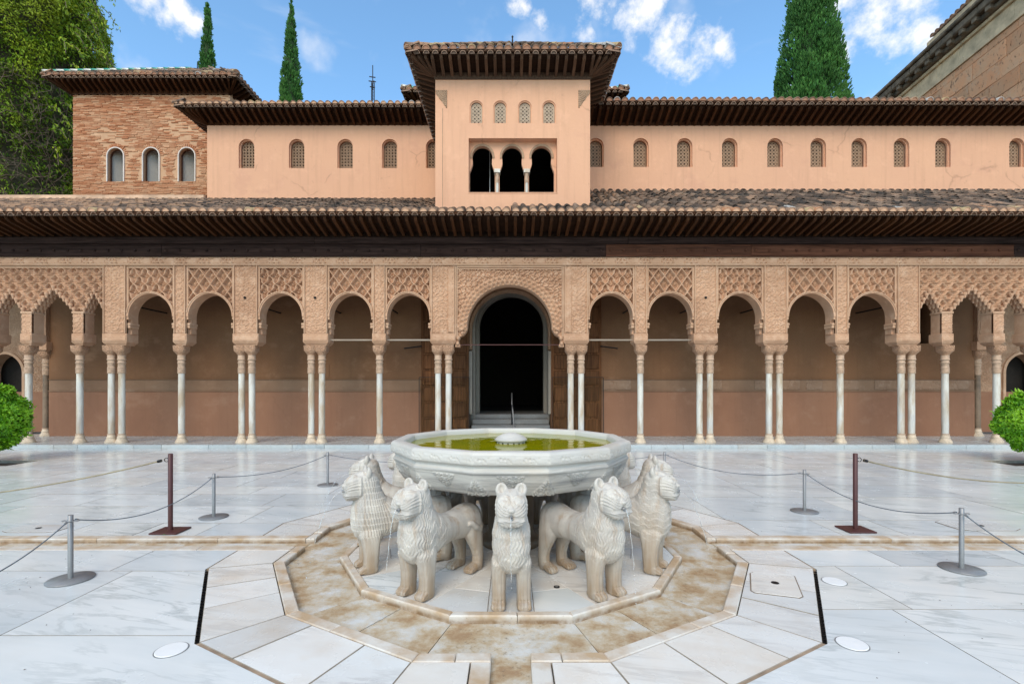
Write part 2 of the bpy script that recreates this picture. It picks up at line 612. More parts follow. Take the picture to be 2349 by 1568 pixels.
def mat_plain(name, col, rough=.6, metal=0, var=.25, sc=6, bump=.15, spec=None):
    t = NT(name)
    c = t.mix(t.rng(t.noise(sc, 5, .6), .3, .7), tuple(k * (1 - var) for k in col), tuple(min(1, k * (1 + var)) for k in col))
    return t.done(c, rough, t.bump(t.noise(sc * 6, 4, .6), bump, .004), spec, metal)


def mat_leaf(name, c0, c1, c2, rough=.5, trans=.0):
    t = NT(name)
    col = t.ramp(t.attr('rnd'), [(0, c0), (.45, c1), (1, c2)])
    big = t.noise(.7, 3, .5)
    col = t.mix(t.rng(big, .35, .65, 0, .55), col, c0)
    m = t.done(col, rough, None, .3)
    return m


M = {}
M['marble'] = mat_marble('marble_slab')
M['marble_warm'] = mat_marble('marble_slab_warm', (.76, .75, .72), (.68, .64, .59), (.40, .38, .36), (.58, .43, .29), .6, .24)
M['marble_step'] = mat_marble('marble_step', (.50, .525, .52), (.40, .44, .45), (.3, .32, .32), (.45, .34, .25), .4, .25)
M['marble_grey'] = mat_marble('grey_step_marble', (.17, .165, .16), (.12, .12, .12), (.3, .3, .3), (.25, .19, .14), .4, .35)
M['stained'] = mat_stained('stained_marble')
M['kerb'] = mat_kerb('kerb_marble')
M['mortar'] = mat_plain('mortar', (.20, .155, .115), .9)
M['joint'] = mat_plain('grey_joint_mortar', (.30, .26, .21), .9)
M['edgegap'] = mat_plain('tan_brown_mortar', (.30, .215, .145), .9, 0, .4)
M['dirtgap'] = mat_plain('brown_mortar', (.17, .115, .075), .9, 0, .4)
M['statue'] = mat_statue('lion_marble')
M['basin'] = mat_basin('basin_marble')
M['brown_stone'] = mat_plain('dark_brown_stone', (.13, .085, .05), .4, 0, .4, 3)  # dark brown for the pedestal, darker than the bowl
M['column'] = None
M['stucco'] = mat_stucco('carved_stucco')
M['stucco_carved'] = mat_stucco('carved_stucco_fine', carve=.9, cs=20)
M['stucco_plain'] = mat_stucco('plain_stucco', (.55, .345, .22), (.47, .28, .175), (.63, .43, .30))
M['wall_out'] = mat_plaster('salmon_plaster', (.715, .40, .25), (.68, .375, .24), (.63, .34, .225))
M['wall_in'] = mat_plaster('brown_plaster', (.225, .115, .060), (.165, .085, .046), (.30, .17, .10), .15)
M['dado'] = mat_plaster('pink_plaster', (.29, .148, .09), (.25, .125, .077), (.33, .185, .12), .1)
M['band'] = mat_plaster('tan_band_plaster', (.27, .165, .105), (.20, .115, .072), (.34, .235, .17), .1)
M['insc'] = mat_stucco('band_inscription', (.29, .185, .125), (.23, .14, .09), (.35, .24, .17))
M['wood'] = mat_wood('dark_eave_wood', (.020, .007, .003), (.085, .034, .013), 'y')
M['wood_grey'] = mat_wood('weathered_eave_wood', (.05, .026, .016), (.125, .075, .048), 'y')
M['board'] = mat_wood('soffit_board', (.012, .005, .003), (.03, .013, .006), 'x')
M['beam_black'] = mat_wood('blackened_beam', (.010, .005, .004), (.055, .031, .025), 'x', .95)
M['beam_brown'] = mat_wood('brown_beam', (.045, .017, .010), (.15, .062, .036), 'x', .9)
M['door'] = mat_wood('door_wood', (.055, .02, .008), (.19, .08, .032), 'z')
M['tie'] = mat_wood('pale_tie_wood', (.25, .20, .16), (.42, .35, .28), 'x')
M['tile'] = mat_tile('roof_tile', False)
M['tile_field'] = mat_tile('roof_tile_field', True)
M['tile_eave'] = mat_tile('roof_tile_eave', False, .35)
M['plug'] = mat_plain('tile_mortar_plug', (.72, .43, .27), .9, 0, .2, 3)
M['plug_red'] = mat_plain('red_tile_mouth', (.46, .235, .145), .9, 0, .25, 3)
M['under'] = mat_plain('under_tile_clay', (.27, .17, .115), .9, 0, .3)
M['roofbed'] = mat_plain('roof_mortar', (.04, .033, .028), .95, 0, .4)
M['ridge'] = mat_plain('ridge_mortar', (.60, .40, .27), .95, 0, .3, 2)
M['glaze_green'] = mat_plain('green_glaze', (.05, .28, .20), .25, 0, .3)
M['glaze_white'] = mat_plain('white_glaze', (.62, .62, .55), .3, 0, .15)
M['black'] = mat_plain('dark_interior', (.018, .014, .011), .9)  # near-black colour stands in for the darkness of unlit rooms and openings
M['iron'] = mat_plain('black_iron', (.018, .016, .016), .5, .6)
M['steel'] = mat_plain('brushed_steel', (.27, .265, .265), .5, .55, .08, 30, .05)
M['maroon'] = mat_plain('maroon_paint', (.075, .022, .02), .45, .1, .15)
M['cable'] = mat_plain('grey_cable', (.12, .14, .16), .6)
M['rope'] = mat_plain('tan_rope', (.30, .25, .16), .8)
M['white'] = mat_plain('white_disc', (.80, .80, .79), .35, 0, .03)
M['glass'] = None
M['grey_arch'] = mat_plaster('grey_plaster', (.30, .26, .215), (.23, .20, .17), (.36, .31, .25), .1)
M['white_frame'] = mat_plain('white_frame', (.70, .62, .56), .8, 0, .1)
M['grey_reveal'] = mat_plaster('pale_reveal', (.46, .43, .39), (.40, .37, .33), (.50, .46, .40), .05)


def mat_column():
    t = NT('column_marble')
    r = t.rand()
    off = t.n('ShaderNodeCombineXYZ'); t.l(t.math('MULTIPLY', r, 37.), off.inputs[0]); t.l(t.math('MULTIPLY', r, 5.), off.inputs[2])
    v = t.map((1, 1, 1), (0, 0, 0), None, off.outputs[0])
    n = t.noise(1, 6, .6, t.map((5, 5, 1.2), (0, 0, 0), v))
    col = t.mix(t.rng(n, .40, .60), (.65, .61, .54), (.46, .35, .24))
    col = t.mix(t.rng(t.noise(1.2, 4, .6, v), .5, .72, 0, .6), col, (.46, .47, .48))
    return t.done(col, .38, t.bump(t.noise(30, 4, .6, v), .15, .004))


M['column'] = mat_column()
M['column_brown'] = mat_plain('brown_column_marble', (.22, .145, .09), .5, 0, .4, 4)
M['column_top'] = mat_plain('column_ring_marble', (.46, .31, .21), .7, 0, .3, 9)
M['column_base'] = mat_plain('column_base_marble', (.60, .47, .34), .6, 0, .25, 9)


def mat_brick():
    t = NT('brick_face')
    f = t.attr('rnd')
    col = t.ramp(f, [(0, (.36, .145, .07)), (.35, (.48, .20, .10)), (.6, (.55, .27, .145)), (.8, (.60, .35, .21)), (1, (.42, .17, .085))])
    big = t.noise(.8, 5, .65)
    col = t.mix(t.rng(big, .5, .72, 0, .8), col, (.62, .40, .25))
    return t.done(col, .9, t.bump(t.noise(25, 5, .6), .5, .012), .15)


M['brick'] = mat_brick()
M['brick_mortar'] = mat_plaster('brick_mortar', (.58, .36, .22), (.50, .29, .17), (.64, .43, .28), .1)


def mat_ashlar():
    t = NT('ashlar_stone')
    r = t.rand(); off = t.n('ShaderNodeCombineXYZ'); t.l(t.math('MULTIPLY', r, 61.), off.inputs[0])
    v = t.map((1, 1, 1), (0, 0, 0), None, off.outputs[0])
    col = t.mix(t.rng(t.noise(.9, 6, .65, v), .35, .7), (.68, .33, .175), (.58, .36, .225))
    col = t.mix(t.rng(t.noise(2.2, 6, .65, v), .55, .72, 0, .7), col, (.52, .40, .30))
    col = t.mix(.6, col, t.ramp(r, [(0, (.78, .74, .7)), (.5, (1, 1, 1)), (1, (1.2, 1.15, 1.1))]), 'MULTIPLY')
    pit = t.rng(t.noise(4.5, 5, .65, t.map((1, 1.8, 1), (0, R(20), 0), v)), .58, .68)
    col = t.mix(t.math('MULTIPLY', pit, .8), col, (.07, .045, .03))
    return t.done(col, .92, t.bump(t.math('SUBTRACT', t.noise(9, 6, .65, v), pit), .6, .05), .15)  # mouth of the under tile, a darker brown than its clay


M['ashlar'] = mat_ashlar()
M['cornice'] = mat_plain('lichen_cornice', (.14, .105, .072), .95, 0, .6, 2.5, .5)
M['cornice_pale'] = mat_plain('pale_stone_band', (.60, .45, .285), .9, 0, .3, 2)


def mat_water():
    t = NT('green_water')
    n = t.noise(1.4, 4, .6)
    col = t.mix(t.rng(n, .35, .65), (.17, .20, .003), (.30, .25, .003))
    w = t.noise(9, 3, .5, t.map((1, 1.6, 1)))
    m = t.done(col, .03, t.bump(w, .03, .02), .35)
    t.b.inputs['IOR'].default_value = 1.2
    return m


M['water'] = mat_water()


def mat_jet():
    t = NT('clear_water')
    t.b.inputs['Transmission Weight'].default_value = .85
    t.b.inputs['IOR'].default_value = 1.33
    return t.done((.93, .95, .96), .05)


M['jet'] = mat_jet()


def mat_glass():
    t = NT('guard_glass')
    t.b.inputs['Transmission Weight'].default_value = 1.0
    t.b.inputs['IOR'].default_value = 1.02
    return t.done((.9, .93, .92), .02)


M['glass'] = mat_glass()
M['leaf_orange'] = mat_leaf('orange_tree_leaf', (.05, .17, .004), (.16, .40, .010), (.32, .56, .03), .4)
M['leaf_cypress'] = mat_leaf('cypress_leaf', (.010, .05, .010), (.05, .17, .030), (.11, .27, .05), .7)
M['leaf_ivy'] = mat_leaf('creeper_leaf', (.05, .11, .006), (.21, .34, .012), (.42, .49, .025), .6)
M['twig'] = mat_plain('dry_twig', (.17, .12, .085), .9, 0, .4)
M['bark'] = mat_plain('bark', (.10, .07, .05), .9, 0, .4)
M['crown_core'] = mat_plain('inner_crown', (.018, .045, .010), .9)
M['soil'] = mat_plain('soil', (.07, .045, .03), .95, 0, .4)

# ================================================================== SETTING
C0 = Vector((0.0, 4.99))          # fountain centre


def dodeca(ap, k, s=0.0):
    """point on edge k of the dodecagon with apothem ap; s = metres along the edge from its middle (ccw)"""
    th = R(270 + 30 * k)
    n = Vector((math.cos(th), math.sin(th))); t = Vector((-n.y, n.x))
    return C0 + n * ap + t * s


T15 = math.tan(R(15))


def ring_piece(a0, a1, k, f0, f1, cut0=None, cut1=None):
    """quad between apothems a0<a1 on edge k, from fraction f0 to f1 of the half edge (-1..1)"""
    return [tuple(dodeca(a0, k, (f0 * a0 * T15) if cut0 is None else cut0)), tuple(dodeca(a1, k, (f0 * a1 * T15) if cut0 is None else cut0)),
            tuple(dodeca(a1, k, (f1 * a1 * T15) if cut1 is None else cut1)), tuple(dodeca(a0, k, (f1 * a0 * T15) if cut1 is None else cut1))]


ground = tag(MB().box(-260, 260, -200, 320, -.6, -.085).obj('ground', M['mortar']), 'brown earth bed under the paved courtyard', None, None, 'structure')


# --- paving slabs
def clip_half(poly, n, d, keep_out):
    """keep part with n.p >= d (keep_out) or <= d"""
    res = []
    m = len(poly)
    for i in range(m):
        p, q = Vector(poly[i]), Vector(poly[(i + 1) % m])
        a, b = n.dot(p) - d, n.dot(q) - d
        if not keep_out: a, b = -a, -b
        if a >= 0: res.append(tuple(p))
        if (a > 0) != (b > 0) and abs(a - b) > 1e-9:
            res.append(tuple(p + (q - p) * (a / (a - b))))
    out = []
    for p in res:
        if not out or (Vector(p) - Vector(out[-1])).length > 1e-4: out.append(p)
    if len(out) > 1 and (Vector(out[0]) - Vector(out[-1])).length < 1e-4: out.pop()
    return out if len(out) >= 3 else []


AP_OUT = 2.685
floor = tag(link('courtyard_floor', None), 'pale veined marble paving of the courtyard', None, None, 'structure')


def outside_dodeca(poly, ap):
    """convex pieces of poly outside the dodecagon"""
    pieces = []
    cur = poly
    for k in range(12):
        th = R(270 + 30 * k); n = Vector((math.cos(th), math.sin(th))); d = n.dot(C0) + ap + (.015 if k in (2, 10) else .012 if k in (1, 11) else .005)
        o = clip_half(cur, n, d, True)
        if o: pieces.append(o)
        cur = clip_half(cur, n, d, False)
        if not cur: break
    return pieces


def area(p):
    return abs(sum(p[i][0] * p[(i + 1) % len(p)][1] - p[(i + 1) % len(p)][0] * p[i][1] for i in range(len(p)))) / 2


def slab(x0, x1, y0, y1, cut=True, parent=floor, g=.0036, holes=()):
    poly = [(x0 + g, y0 + g), (x1 - g, y0 + g), (x1 - g, y1 - g), (x0 + g, y1 - g)]
    ps = outside_dodeca(poly, AP_OUT) if cut else [poly]
    ps = [p for p in ps if area(p) > 1e-4]
    if not ps: return
    mb = MB()
    if len(ps) == 1 and len(ps[0]) == 4 and cut is not None:
        mb.prism(ps[0], -.075, rng.uniform(-.0015, .0), .002, 0, 1)
    else:
        for p in ps: mb.prism(p, -.075, 0, 0, 0, 1)
    mb.obj('slab', (M['marble'], M['joint']), parent)


rows_l = [(-.6, 1.25), (1.25, 2.2), (2.2, 3.118), (3.118, 4.216), (4.216, 4.753), (5.21, 5.71), (5.71, 6.52), (6.52, 7.25), (7.25, 7.80), (7.80, 8.55), (8.55, 9.25), (9.25, 10.05), (10.05, 10.8), (10.8, 11.7), (11.7, 12.60)]
rows_r = [(-.6, 1.4), (1.4, 2.5), (2.5, 3.485), (3.485, 4.33), (4.33, 4.753), (5.21, 5.83), (5.83, 7.04), (7.04, 7.90), (7.90, 8.7), (8.7, 9.5), (9.5, 10.2), (10.2, 10.9), (10.9, 11.8), (11.8, 12.60)]
known_l = {3: [-3.3], 4: [-3.5, -5.1], 5: [-3.42, -4.1, -4.9, -2.55], 2: [-4.3], 6: [-2.2, -3.2, -4.9]}
known_r = {2: [2.75], 3: [2.9, 5.6], 4: [3.5, 4.63, 5.9], 5: [3.6, 4.3, 5.2, 2.5], 6: [4.4, 2.6, 6.5]}
for side, rows, known in ((-1, rows_l, known_l), (1, rows_r, known_r)):
    for i, (y0, y1) in enumerate(rows):
        lim = 16.5
        cuts = sorted([abs(c) for c in known.get(i, [])])
        x = (cuts[-1] if cuts else rng.uniform(.7, 1.3))
        if not cuts: cuts = [x]
        while x < lim:
            x += rng.uniform(1.0, 1.75); cuts.append(min(x, lim))
        cuts = [0.0 if i > 6 else 0.0] + cuts
        for a, b in zip(cuts[:-1], cuts[1:]):
            if b - a < .05: continue  # tiles turn lighter and more orange leftwards, painting in a sunlit patch
            xa, xb = (a, b) if side > 0 else (-b, -a)
            if y1 <= 2.35:            # keep the front channel free
                xa, xb = (max(xa, .235), xb) if side > 0 else (xa, min(xb, -.235))
                if xb - xa < .03: continue
            # planting pits of the two orange trees
            px = 11.10 * side
            if y0 < 10.6 and y1 > 9.85 and xa < px + .8 and xb > px - .8:
                for (u, v) in ((xa, px - .8), (px + .8, xb)):
                    if v - u > .02: slab(u, v, y0, y1)
                for (u, v) in ((y0, 9.85), (10.6, y1)):
                    if v - u > .02: slab(max(xa, px - .8), min(xb, px + .8), u, v)
                continue
            slab(xa, xb, y0, y1)
for sx in (-1, 1):
    MB().box(11.10 * sx - .83, 11.10 * sx + .83, 9.82, 10.63, -.08, -.06).obj('planting_soil', M['soil'], floor)
# --- ring of slabs about the fountain
for k in range(12):
    a0, a1 = 2.168 + .003, AP_OUT - (.009 if k in (2, 10) else .010 if k in (1, 11) else .004)
    if k % 3 == 0:
        w = .235
        parts = [(-1, None, None, -w), (None, w, 1, None)]
        polys = [ring_piece(a0, a1, k, -1, 0, None, -w), ring_piece(a0, a1, k, 0, 1, w, None)]
    else:
        fs = {1: [-1, -.25, .5, 1], 2: [-1, -.42, .2, 1], 4: [-1, .1, 1], 5: [-1, -.2, 1], 7: [-1, .15, 1], 8: [-1, -.1, 1], 10: [-1, -.35, .25, 1], 11: [-1, -.5, .35, 1]}[k]
        polys = [ring_piece(a0, a1, k, f0, f1) for f0, f1 in zip(fs[:-1], fs[1:])]
    for p in polys:
        n = len(p)
        a = sum(p[i][0] * p[(i + 1) % n][1] - p[(i + 1) % n][0] * p[i][1] for i in range(n))
        if a < 0: p = p[::-1]
        MB().prism(inset(p, .0032), -.075, rng.uniform(-.002, .001), .003, 0, 1).obj('slab', (M['marble_warm'], M['joint']), floor)
beds = []
for sx in (-1, 1):
    for (xa, xb, ya, yb) in ((.236, 16.5, -.6, 2.29), (0, 16.5, 2.292, 4.752), (0, 10.27, 5.212, 12.6), (10.272, 11.93, 5.212, 9.8), (10.272, 11.93, 10.65, 12.6), (11.932, 16.5, 5.212, 12.6)):
        beds.append([(sx * xa, ya), (sx * xb, ya), (sx * xb, yb), (sx * xa, yb)])
for p in beds:
    if sum(p[i][0] * p[(i + 1) % 4][1] - p[(i + 1) % 4][0] * p[i][1] for i in range(4)) < 0: p = p[::-1]
    for q in outside_dodeca(p, AP_OUT + .03):
        if area(q) > 1e-3: MB().prism(q, -.07, -.0045).obj('joint_mortar', M['joint'], floor)
for k in range(12):
    for p in ([ring_piece(2.175, AP_OUT - .02, k, -1, 0, None, -.24), ring_piece(2.175, AP_OUT - .02, k, 0, 1, .24, None)] if k % 3 == 0 else [ring_piece(2.175, AP_OUT - .02, k, -1, 1)]):
        MB().prism(p, -.07, -.0055).obj('joint_mortar', M['joint'], floor)
# mortar that fills the joints just under the slab faces, ring only
for k in range(12):
    nm = 'slot_bed' if k in (2, 10) else 'joint_mortar'
    if k in (2, 10): continue
    for p in ([ring_piece(AP_OUT - .016, AP_OUT + .022, k, -1, 0, None, -.24), ring_piece(AP_OUT - .016, AP_OUT + .022, k, 0, 1, .24, None)] if k % 3 == 0 else [ring_piece(AP_OUT - .016, AP_OUT + .022, k, -1, 1)]):
        MB().prism(p, -.075, -.0042).obj('joint_mortar', M['edgegap'], floor)
# slot drains on the two oblique edges
for k, lab in ((10, 'long narrow slot drain in the paving beside the round white light'), (2, 'long narrow slot drain in the paving beside the square hatch')):
    t = tag(link('slot_drain', None), lab, 'drain', 'slot drains at the fountain surround')
    mb = MB(); mb.prism(ring_piece(AP_OUT - .014, AP_OUT + .02, k, -1, 1), -.078, -.05); mb.obj('channel', M['black'], t)
    for j in range(24):
        s = (-1 + 2 * (j + .5) / 24) * AP_OUT * T15
        th = R(270 + 30 * k)
        mb = MB(); a = dodeca(AP_OUT - .013, k, s); b = dodeca(AP_OUT + .017, k, s)
        mb.bar((a.x, a.y, -.02), (b.x, b.y, -.02), .006, .008).obj('crossbar', M['iron'], t)

# --- water channels with kerbs
chan = tag(link('water_channel', None), 'shallow stained marble water channel ringing and crossing the fountain', None, None, 'structure')
for k in range(12):
    for f0, f1 in (((-1, -.08), (-.08, 1)) if k % 2 else ((-1, 1),)):
        p = ring_piece(1.58, 2.12, k, f0 + .036, f1 + .024)
        MB().prism(p[::-1] if False else p, -.084, -.05 + rng.uniform(-.002, .001)).obj('channel_slab', M['stained'], chan)
for k in (0, 3, 6, 9):
    ext = {0: 6.0, 3: 17.0, 9: 17.0, 6: 7.6}[k]
    s0 = 2.12
    while s0 < ext:
        s1 = min(ext, s0 + rng.uniform(.9, 1.3))
        a = [tuple(dodeca(s0 + .002, k, -.125)), tuple(dodeca(s1, k, -.125)), tuple(dodeca(s1, k, .125)), tuple(dodeca(s0 + .002, k, .125))]
        MB().prism(a, -.084, -.047).obj('channel_slab', M['stained'], chan)
        s0 = s1
    for sgn in (-1, 1):
        s0 = 2.168 + .003
        while s0 < ext:
            s1 = min(ext, s0 + rng.uniform(.9, 1.9))
            a = [tuple(dodeca(s0 + .002, k, sgn * .117)), tuple(dodeca(s1 - .002, k, sgn * .117)), tuple(dodeca(s1 - .002, k, sgn * .232)), tuple(dodeca(s0 + .002, k, sgn * .232))]
            MB().prism(a, -.08, .002 + rng.uniform(-.002, .003), .006).obj('kerb_stone', M['kerb'], chan)
            s0 = s1
for k in range(12):
    if k % 3 == 0:
        ps = [ring_piece(2.077, 2.168, k, -1, 0, None, -.33), ring_piece(2.077, 2.168, k, 0, 0, -.326, -.118), ring_piece(2.077, 2.168, k, 0, 0, .118, .3), ring_piece(2.077, 2.168, k, 0, 1, .304, None)]
    else:
        c = rng.uniform(-.4, .4)
        ps = [ring_piece(2.077, 2.168, k, -1, c - .004), ring_piece(2.077, 2.168, k, c + .004, 1)]
    for p in ps:
        MB().prism(p, -.08, .003 + rng.uniform(-.002, .004), .007).obj('kerb_stone', M['kerb'], chan)

# --- lion platform
plat = tag(link('fountain_platform', None), 'twelve-sided marble platform under the lions', None, None, 'structure')
for k in range(12):
    if k % 2:
        ps = [ring_piece(1.544, 1.613, k, -1, 1)]
    else:
        c = rng.uniform(-.3, .3); ps = [ring_piece(1.544, 1.613, k, -1, c - .004), ring_piece(1.544, 1.613, k, c + .004, 1)]
    for p in ps:
        MB().prism(p, -.08, .006 + rng.uniform(-.002, .002), .008).obj('kerb_stone', M['kerb'], plat)
    th = R(270 + 30 * k); n = Vector((math.cos(th), math.sin(th))); t = Vector((-n.y, n.x))
    w = .165
    def q(r, s): return tuple(C0 + n * r + t * s)
    MB().prism([q(.1, -.02), q(.62, -w), q(1.541, -w), q(1.541, w), q(.62, w), q(.1, .02)], -.08, -.004, .003).obj('lion_slab', M['marble_warm'], plat)
    th2 = R(270 + 30 * k + 15); m = Vector((math.cos(th2), math.sin(th2)))
    pin = C0 + m * (w + .004) / math.sin(R(15))
    V = C0 + m * 1.541 / math.cos(R(15))
    th3 = R(270 + 30 * (k + 1)); n3 = Vector((math.cos(th3), math.sin(th3))); t3 = Vector((-n3.y, n3.x))
    A = C0 + n * 1.541 + t * (w + .004); B = C0 + n3 * 1.541 - t3 * (w + .004)
    A2 = C0 + n * 1.2 + t * (w + .004); B2 = C0 + n3 * 1.2 - t3 * (w + .004)
    MB().prism([tuple(A2 + n * .004), tuple(A), tuple(V), tuple(B), tuple(B2 + n3 * .004)], -.08, -.001, .003).obj('slab', M['marble_warm' if k % 2 else 'marble'], plat)
    MB().prism([tuple(pin), tuple(A2), tuple(B2)], -.08, -.002, .003).obj('slab', M['marble_warm'], plat)

MB().prism([tuple(dodeca(1.5425, k, -1.5425 * T15)) for k in range(12)], -.078, -.0085).obj('joint_mortar', M['dirtgap'], plat)

# --- gallery floor and its step
gal = tag(link('gallery_floor', None), 'raised marble floor of the gallery with a low step', None, None, 'structure')
x = -17.0
while x < 17:
    w = rng.uniform(.6, 1.25)
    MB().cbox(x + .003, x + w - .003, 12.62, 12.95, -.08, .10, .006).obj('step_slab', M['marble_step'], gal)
    x += w
for (y0, y1) in ((12.953, 13.6), (13.603, 14.4), (14.403, 15.6)):
    x = -17.5
    while x < 17.5:
        w = rng.uniform(1.0, 1.8)
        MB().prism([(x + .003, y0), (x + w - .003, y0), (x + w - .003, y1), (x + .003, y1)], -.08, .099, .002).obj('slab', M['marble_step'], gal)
        x += w

# ================================================================== FOUNTAIN
def seg_dist(X, Z, segs):
    d = np.full(X.shape, 9.0)
    for (ax, az, bx, bz) in segs:
        vx, vz = bx - ax, bz - az
        L = vx * vx + vz * vz + 1e-12
        t = np.clip(((X - ax) * vx + (Z - az) * vz) / L, 0, 1)
        d = np.minimum(d, np.hypot(X - ax - t * vx, Z - az - t * vz))
    return d


def polyline(pts):
    return [(*a, *b) for a, b in zip(pts[:-1], pts[1:])]


# carved script motif, one repeat 1.0 wide and 0.42 high: upright letters on a curved base line, a crossed lam-alif, a final loop
SCRIPT = (polyline([(.05, .34), (.05, .10), (.09, .05), (.30, .05), (.33, .12), (.33, .38)]) + polyline([(.12, .05), (.12, .30)]) + polyline([(.17, .05), (.17, .33)]) +
          polyline([(.22, .05), (.22, .36)]) + polyline([(.27, .05), (.27, .38)]) + polyline([(.39, .38), (.39, .05)]) + polyline([(.45, .38), (.45, .05)]) +
          polyline([(.51, .38), (.57, .16), (.68, .05), (.76, .10), (.73, .19), (.64, .16)]) + polyline([(.70, .38), (.60, .14), (.54, .05)]) +
          polyline([(.82, .38), (.82, .12), (.88, .05), (.95, .09), (.93, .18), (.86, .16)]) + polyline([(.90, .38), (.97, .30), (1.0, .22)]))


def script_h(X, Z, unit, z0, hgt, wd):
    u = ((X / unit) % 1.0); v = (Z - z0) / hgt * .42
    d = np.minimum(seg_dist(u, v, SCRIPT), seg_dist(u - 1, v, SCRIPT))
    return np.clip(1.4 - d / wd, 0, 1)


def arabesque(X, Z, s):
    """scrolling stems and leaves: 0..1"""
    a = X * s + .55 * np.sin(Z * s * 1.7) + .3 * np.sin(X * s * 2.3 + 1.3)
    b = Z * s + .55 * np.sin(X * s * 1.6 + .7) + .3 * np.sin(Z * s * 2.1)
    f = np.sin(a * 2.0) * np.cos(b * 2.0) + .55 * np.sin(a * 3.9 + 1.1 * np.sin(b * 2)) * np.sin(b * 4.1)
    return np.clip(.5 + 1.1 * f, 0, 1)


bas = thing('fountain_basin', 'large twelve-sided white marble fountain basin of green water on the backs of the lions', 'fountain', (0, 0, 0))
PROF = [(1.03, .93), (1.04, 1.03), (1.045, 1.072), (1.055, 1.084), (1.075, 1.088), (1.125, 1.088), (1.148, 1.081), (1.161, 1.064), (1.163, 1.05), (1.163, .985), (1.155, .977), (1.128, .968), (1.122, .95),
        (1.127, .937), (1.143, .922), (1.14, .908), (1.128, .895), (1.112, .855), (1.088, .805), (1.05, .748), (1.02, .716), (1.0, .706), (.9, .70), (.45, .69)]


def build_basin():
    pr = [np.array(PROF[0])]
    for a, b in zip(PROF[:-1], PROF[1:]):
        a, b = np.array(a), np.array(b)
        n = max(1, int(np.ceil(np.linalg.norm(b - a) / .0075))) if 1.0 <= b[0] <= 1.17 and b[1] < 1.07 else 2
        for i in range(1, n + 1): pr.append(a + (b - a) * i / n)
    pr = np.array(pr)
    tn = np.gradient(pr, axis=0); tn /= np.linalg.norm(tn, axis=1)[:, None] + 1e-9
    nx, nz = -tn[:, 1], tn[:, 0]          # outward for this direction of travel
    ns = 76
    Vs, Fs = [], []
    o = 0
    for k in range(12):
        S = np.linspace(-1, 1, ns)
        A, SS = np.meshgrid(pr[:, 0], S, indexing='ij')
        Z = np.repeat(pr[:, 1][:, None], ns, 1)
        X = SS * A * T15
        rel = np.zeros_like(X)
        band = (Z > .99) & (Z < 1.046) & (A > 1.15)
        h = np.maximum(script_h(X + k * .31, Z, .20, .993, .05, .055), .75 * np.clip(arabesque(X + k, Z, 85) * 1.6 - .5, 0, 1))
        h = np.maximum(h, .8 * np.clip(1 - np.abs(Z - 1.043) / .004, 0, 1)); h = np.maximum(h, .8 * np.clip(1 - np.abs(Z - .992) / .004, 0, 1))
        rel = np.where(band, -.012 + .017 * h, rel)
        low = (Z < .90) & (Z > .712) & (A > 1.0)
        # heart-shaped knot in the middle of the face
        kx, kz = X, Z - .855
        wid = .115 * np.clip((kz + .085) / .12, 0, 1) ** .8
        inside = (np.abs(kx) < wid) & (kz < .035) & (kz > -.08)
        kn = np.clip(1.2 * np.abs(np.sin(kx * 150 + 1.2 * np.sin(kz * 160))) * np.abs(np.cos(kz * 150 + np.sin(kx * 120))) ** .6, 0, 1)
        rel = np.where(low & inside, rel + .016 * kn, rel)
        # scrolled flower on each arris
        ex = np.abs(np.abs(X) - A * T15); ez = Z - .735
        ins = (ex < .10 * np.clip(1.05 - ez / .13, .12, 1)) & (ez > -.02) & (ez < .125)
        fl = np.clip(1.3 * np.abs(np.sin(np.hypot(ex - .045, ez - .03) * 170)) * np.abs(np.sin(ex * 95 + ez * 60 + 1)) ** .4, 0, 1)
        rel = np.where(low & ins, rel + .015 * fl, rel)
        edge = np.clip((1 - np.abs(SS)) / .012, 0, 1)
        rel = rel * edge
        A2 = A + nx[:, None] * rel; Z2 = Z + nz[:, None] * rel
        th = R(270 + 30 * k)
        px = C0.x + math.cos(th) * A2 - math.sin(th) * X
        py = C0.y + math.sin(th) * A2 + math.cos(th) * X
        Vs.append(np.stack([px, py, Z2], -1).reshape(-1, 3))
        m = len(pr)
        I = (np.arange(m - 1)[:, None] * ns + np.arange(ns - 1)[None, :]).ravel()
        Fs.append(np.stack([I, I + ns, I + ns + 1, I + 1], -1) + o)
        o += m * ns
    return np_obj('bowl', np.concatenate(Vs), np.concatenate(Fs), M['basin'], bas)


build_basin()
mb = MB()
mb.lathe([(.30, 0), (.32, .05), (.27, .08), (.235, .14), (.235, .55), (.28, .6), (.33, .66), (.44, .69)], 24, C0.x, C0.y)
mb.obj('pedestal', M['brown_stone'], bas)
mb = MB()
mb.lathe([(.155, .98), (.158, 1.005), (.15, 1.02), (.145, 1.045), (.165, 1.052), (.168, 1.07), (.155, 1.078), (.13, 1.098), (.09, 1.118), (.045, 1.13), (.02, 1.134)], 28, C0.x, C0.y)
dome = mb.obj('spout_dome', M['basin'], bas)
for i in range(16):
    a = 2 * math.pi * (i + .5) / 16
    MB().lathe([(.0088, 0), (.0088, .004)], 8).obj('spout_hole', M['iron'], dome)
    o = dome.children[-1] if dome.children else None
for i, o in enumerate([c for c in dome.children]):
    a = 2 * math.pi * (i + .5) / 16
    o.location = (C0.x + .146 * math.cos(a), C0.y + .146 * math.sin(a), 1.032)
    o.rotation_euler = (0, R(90), a)


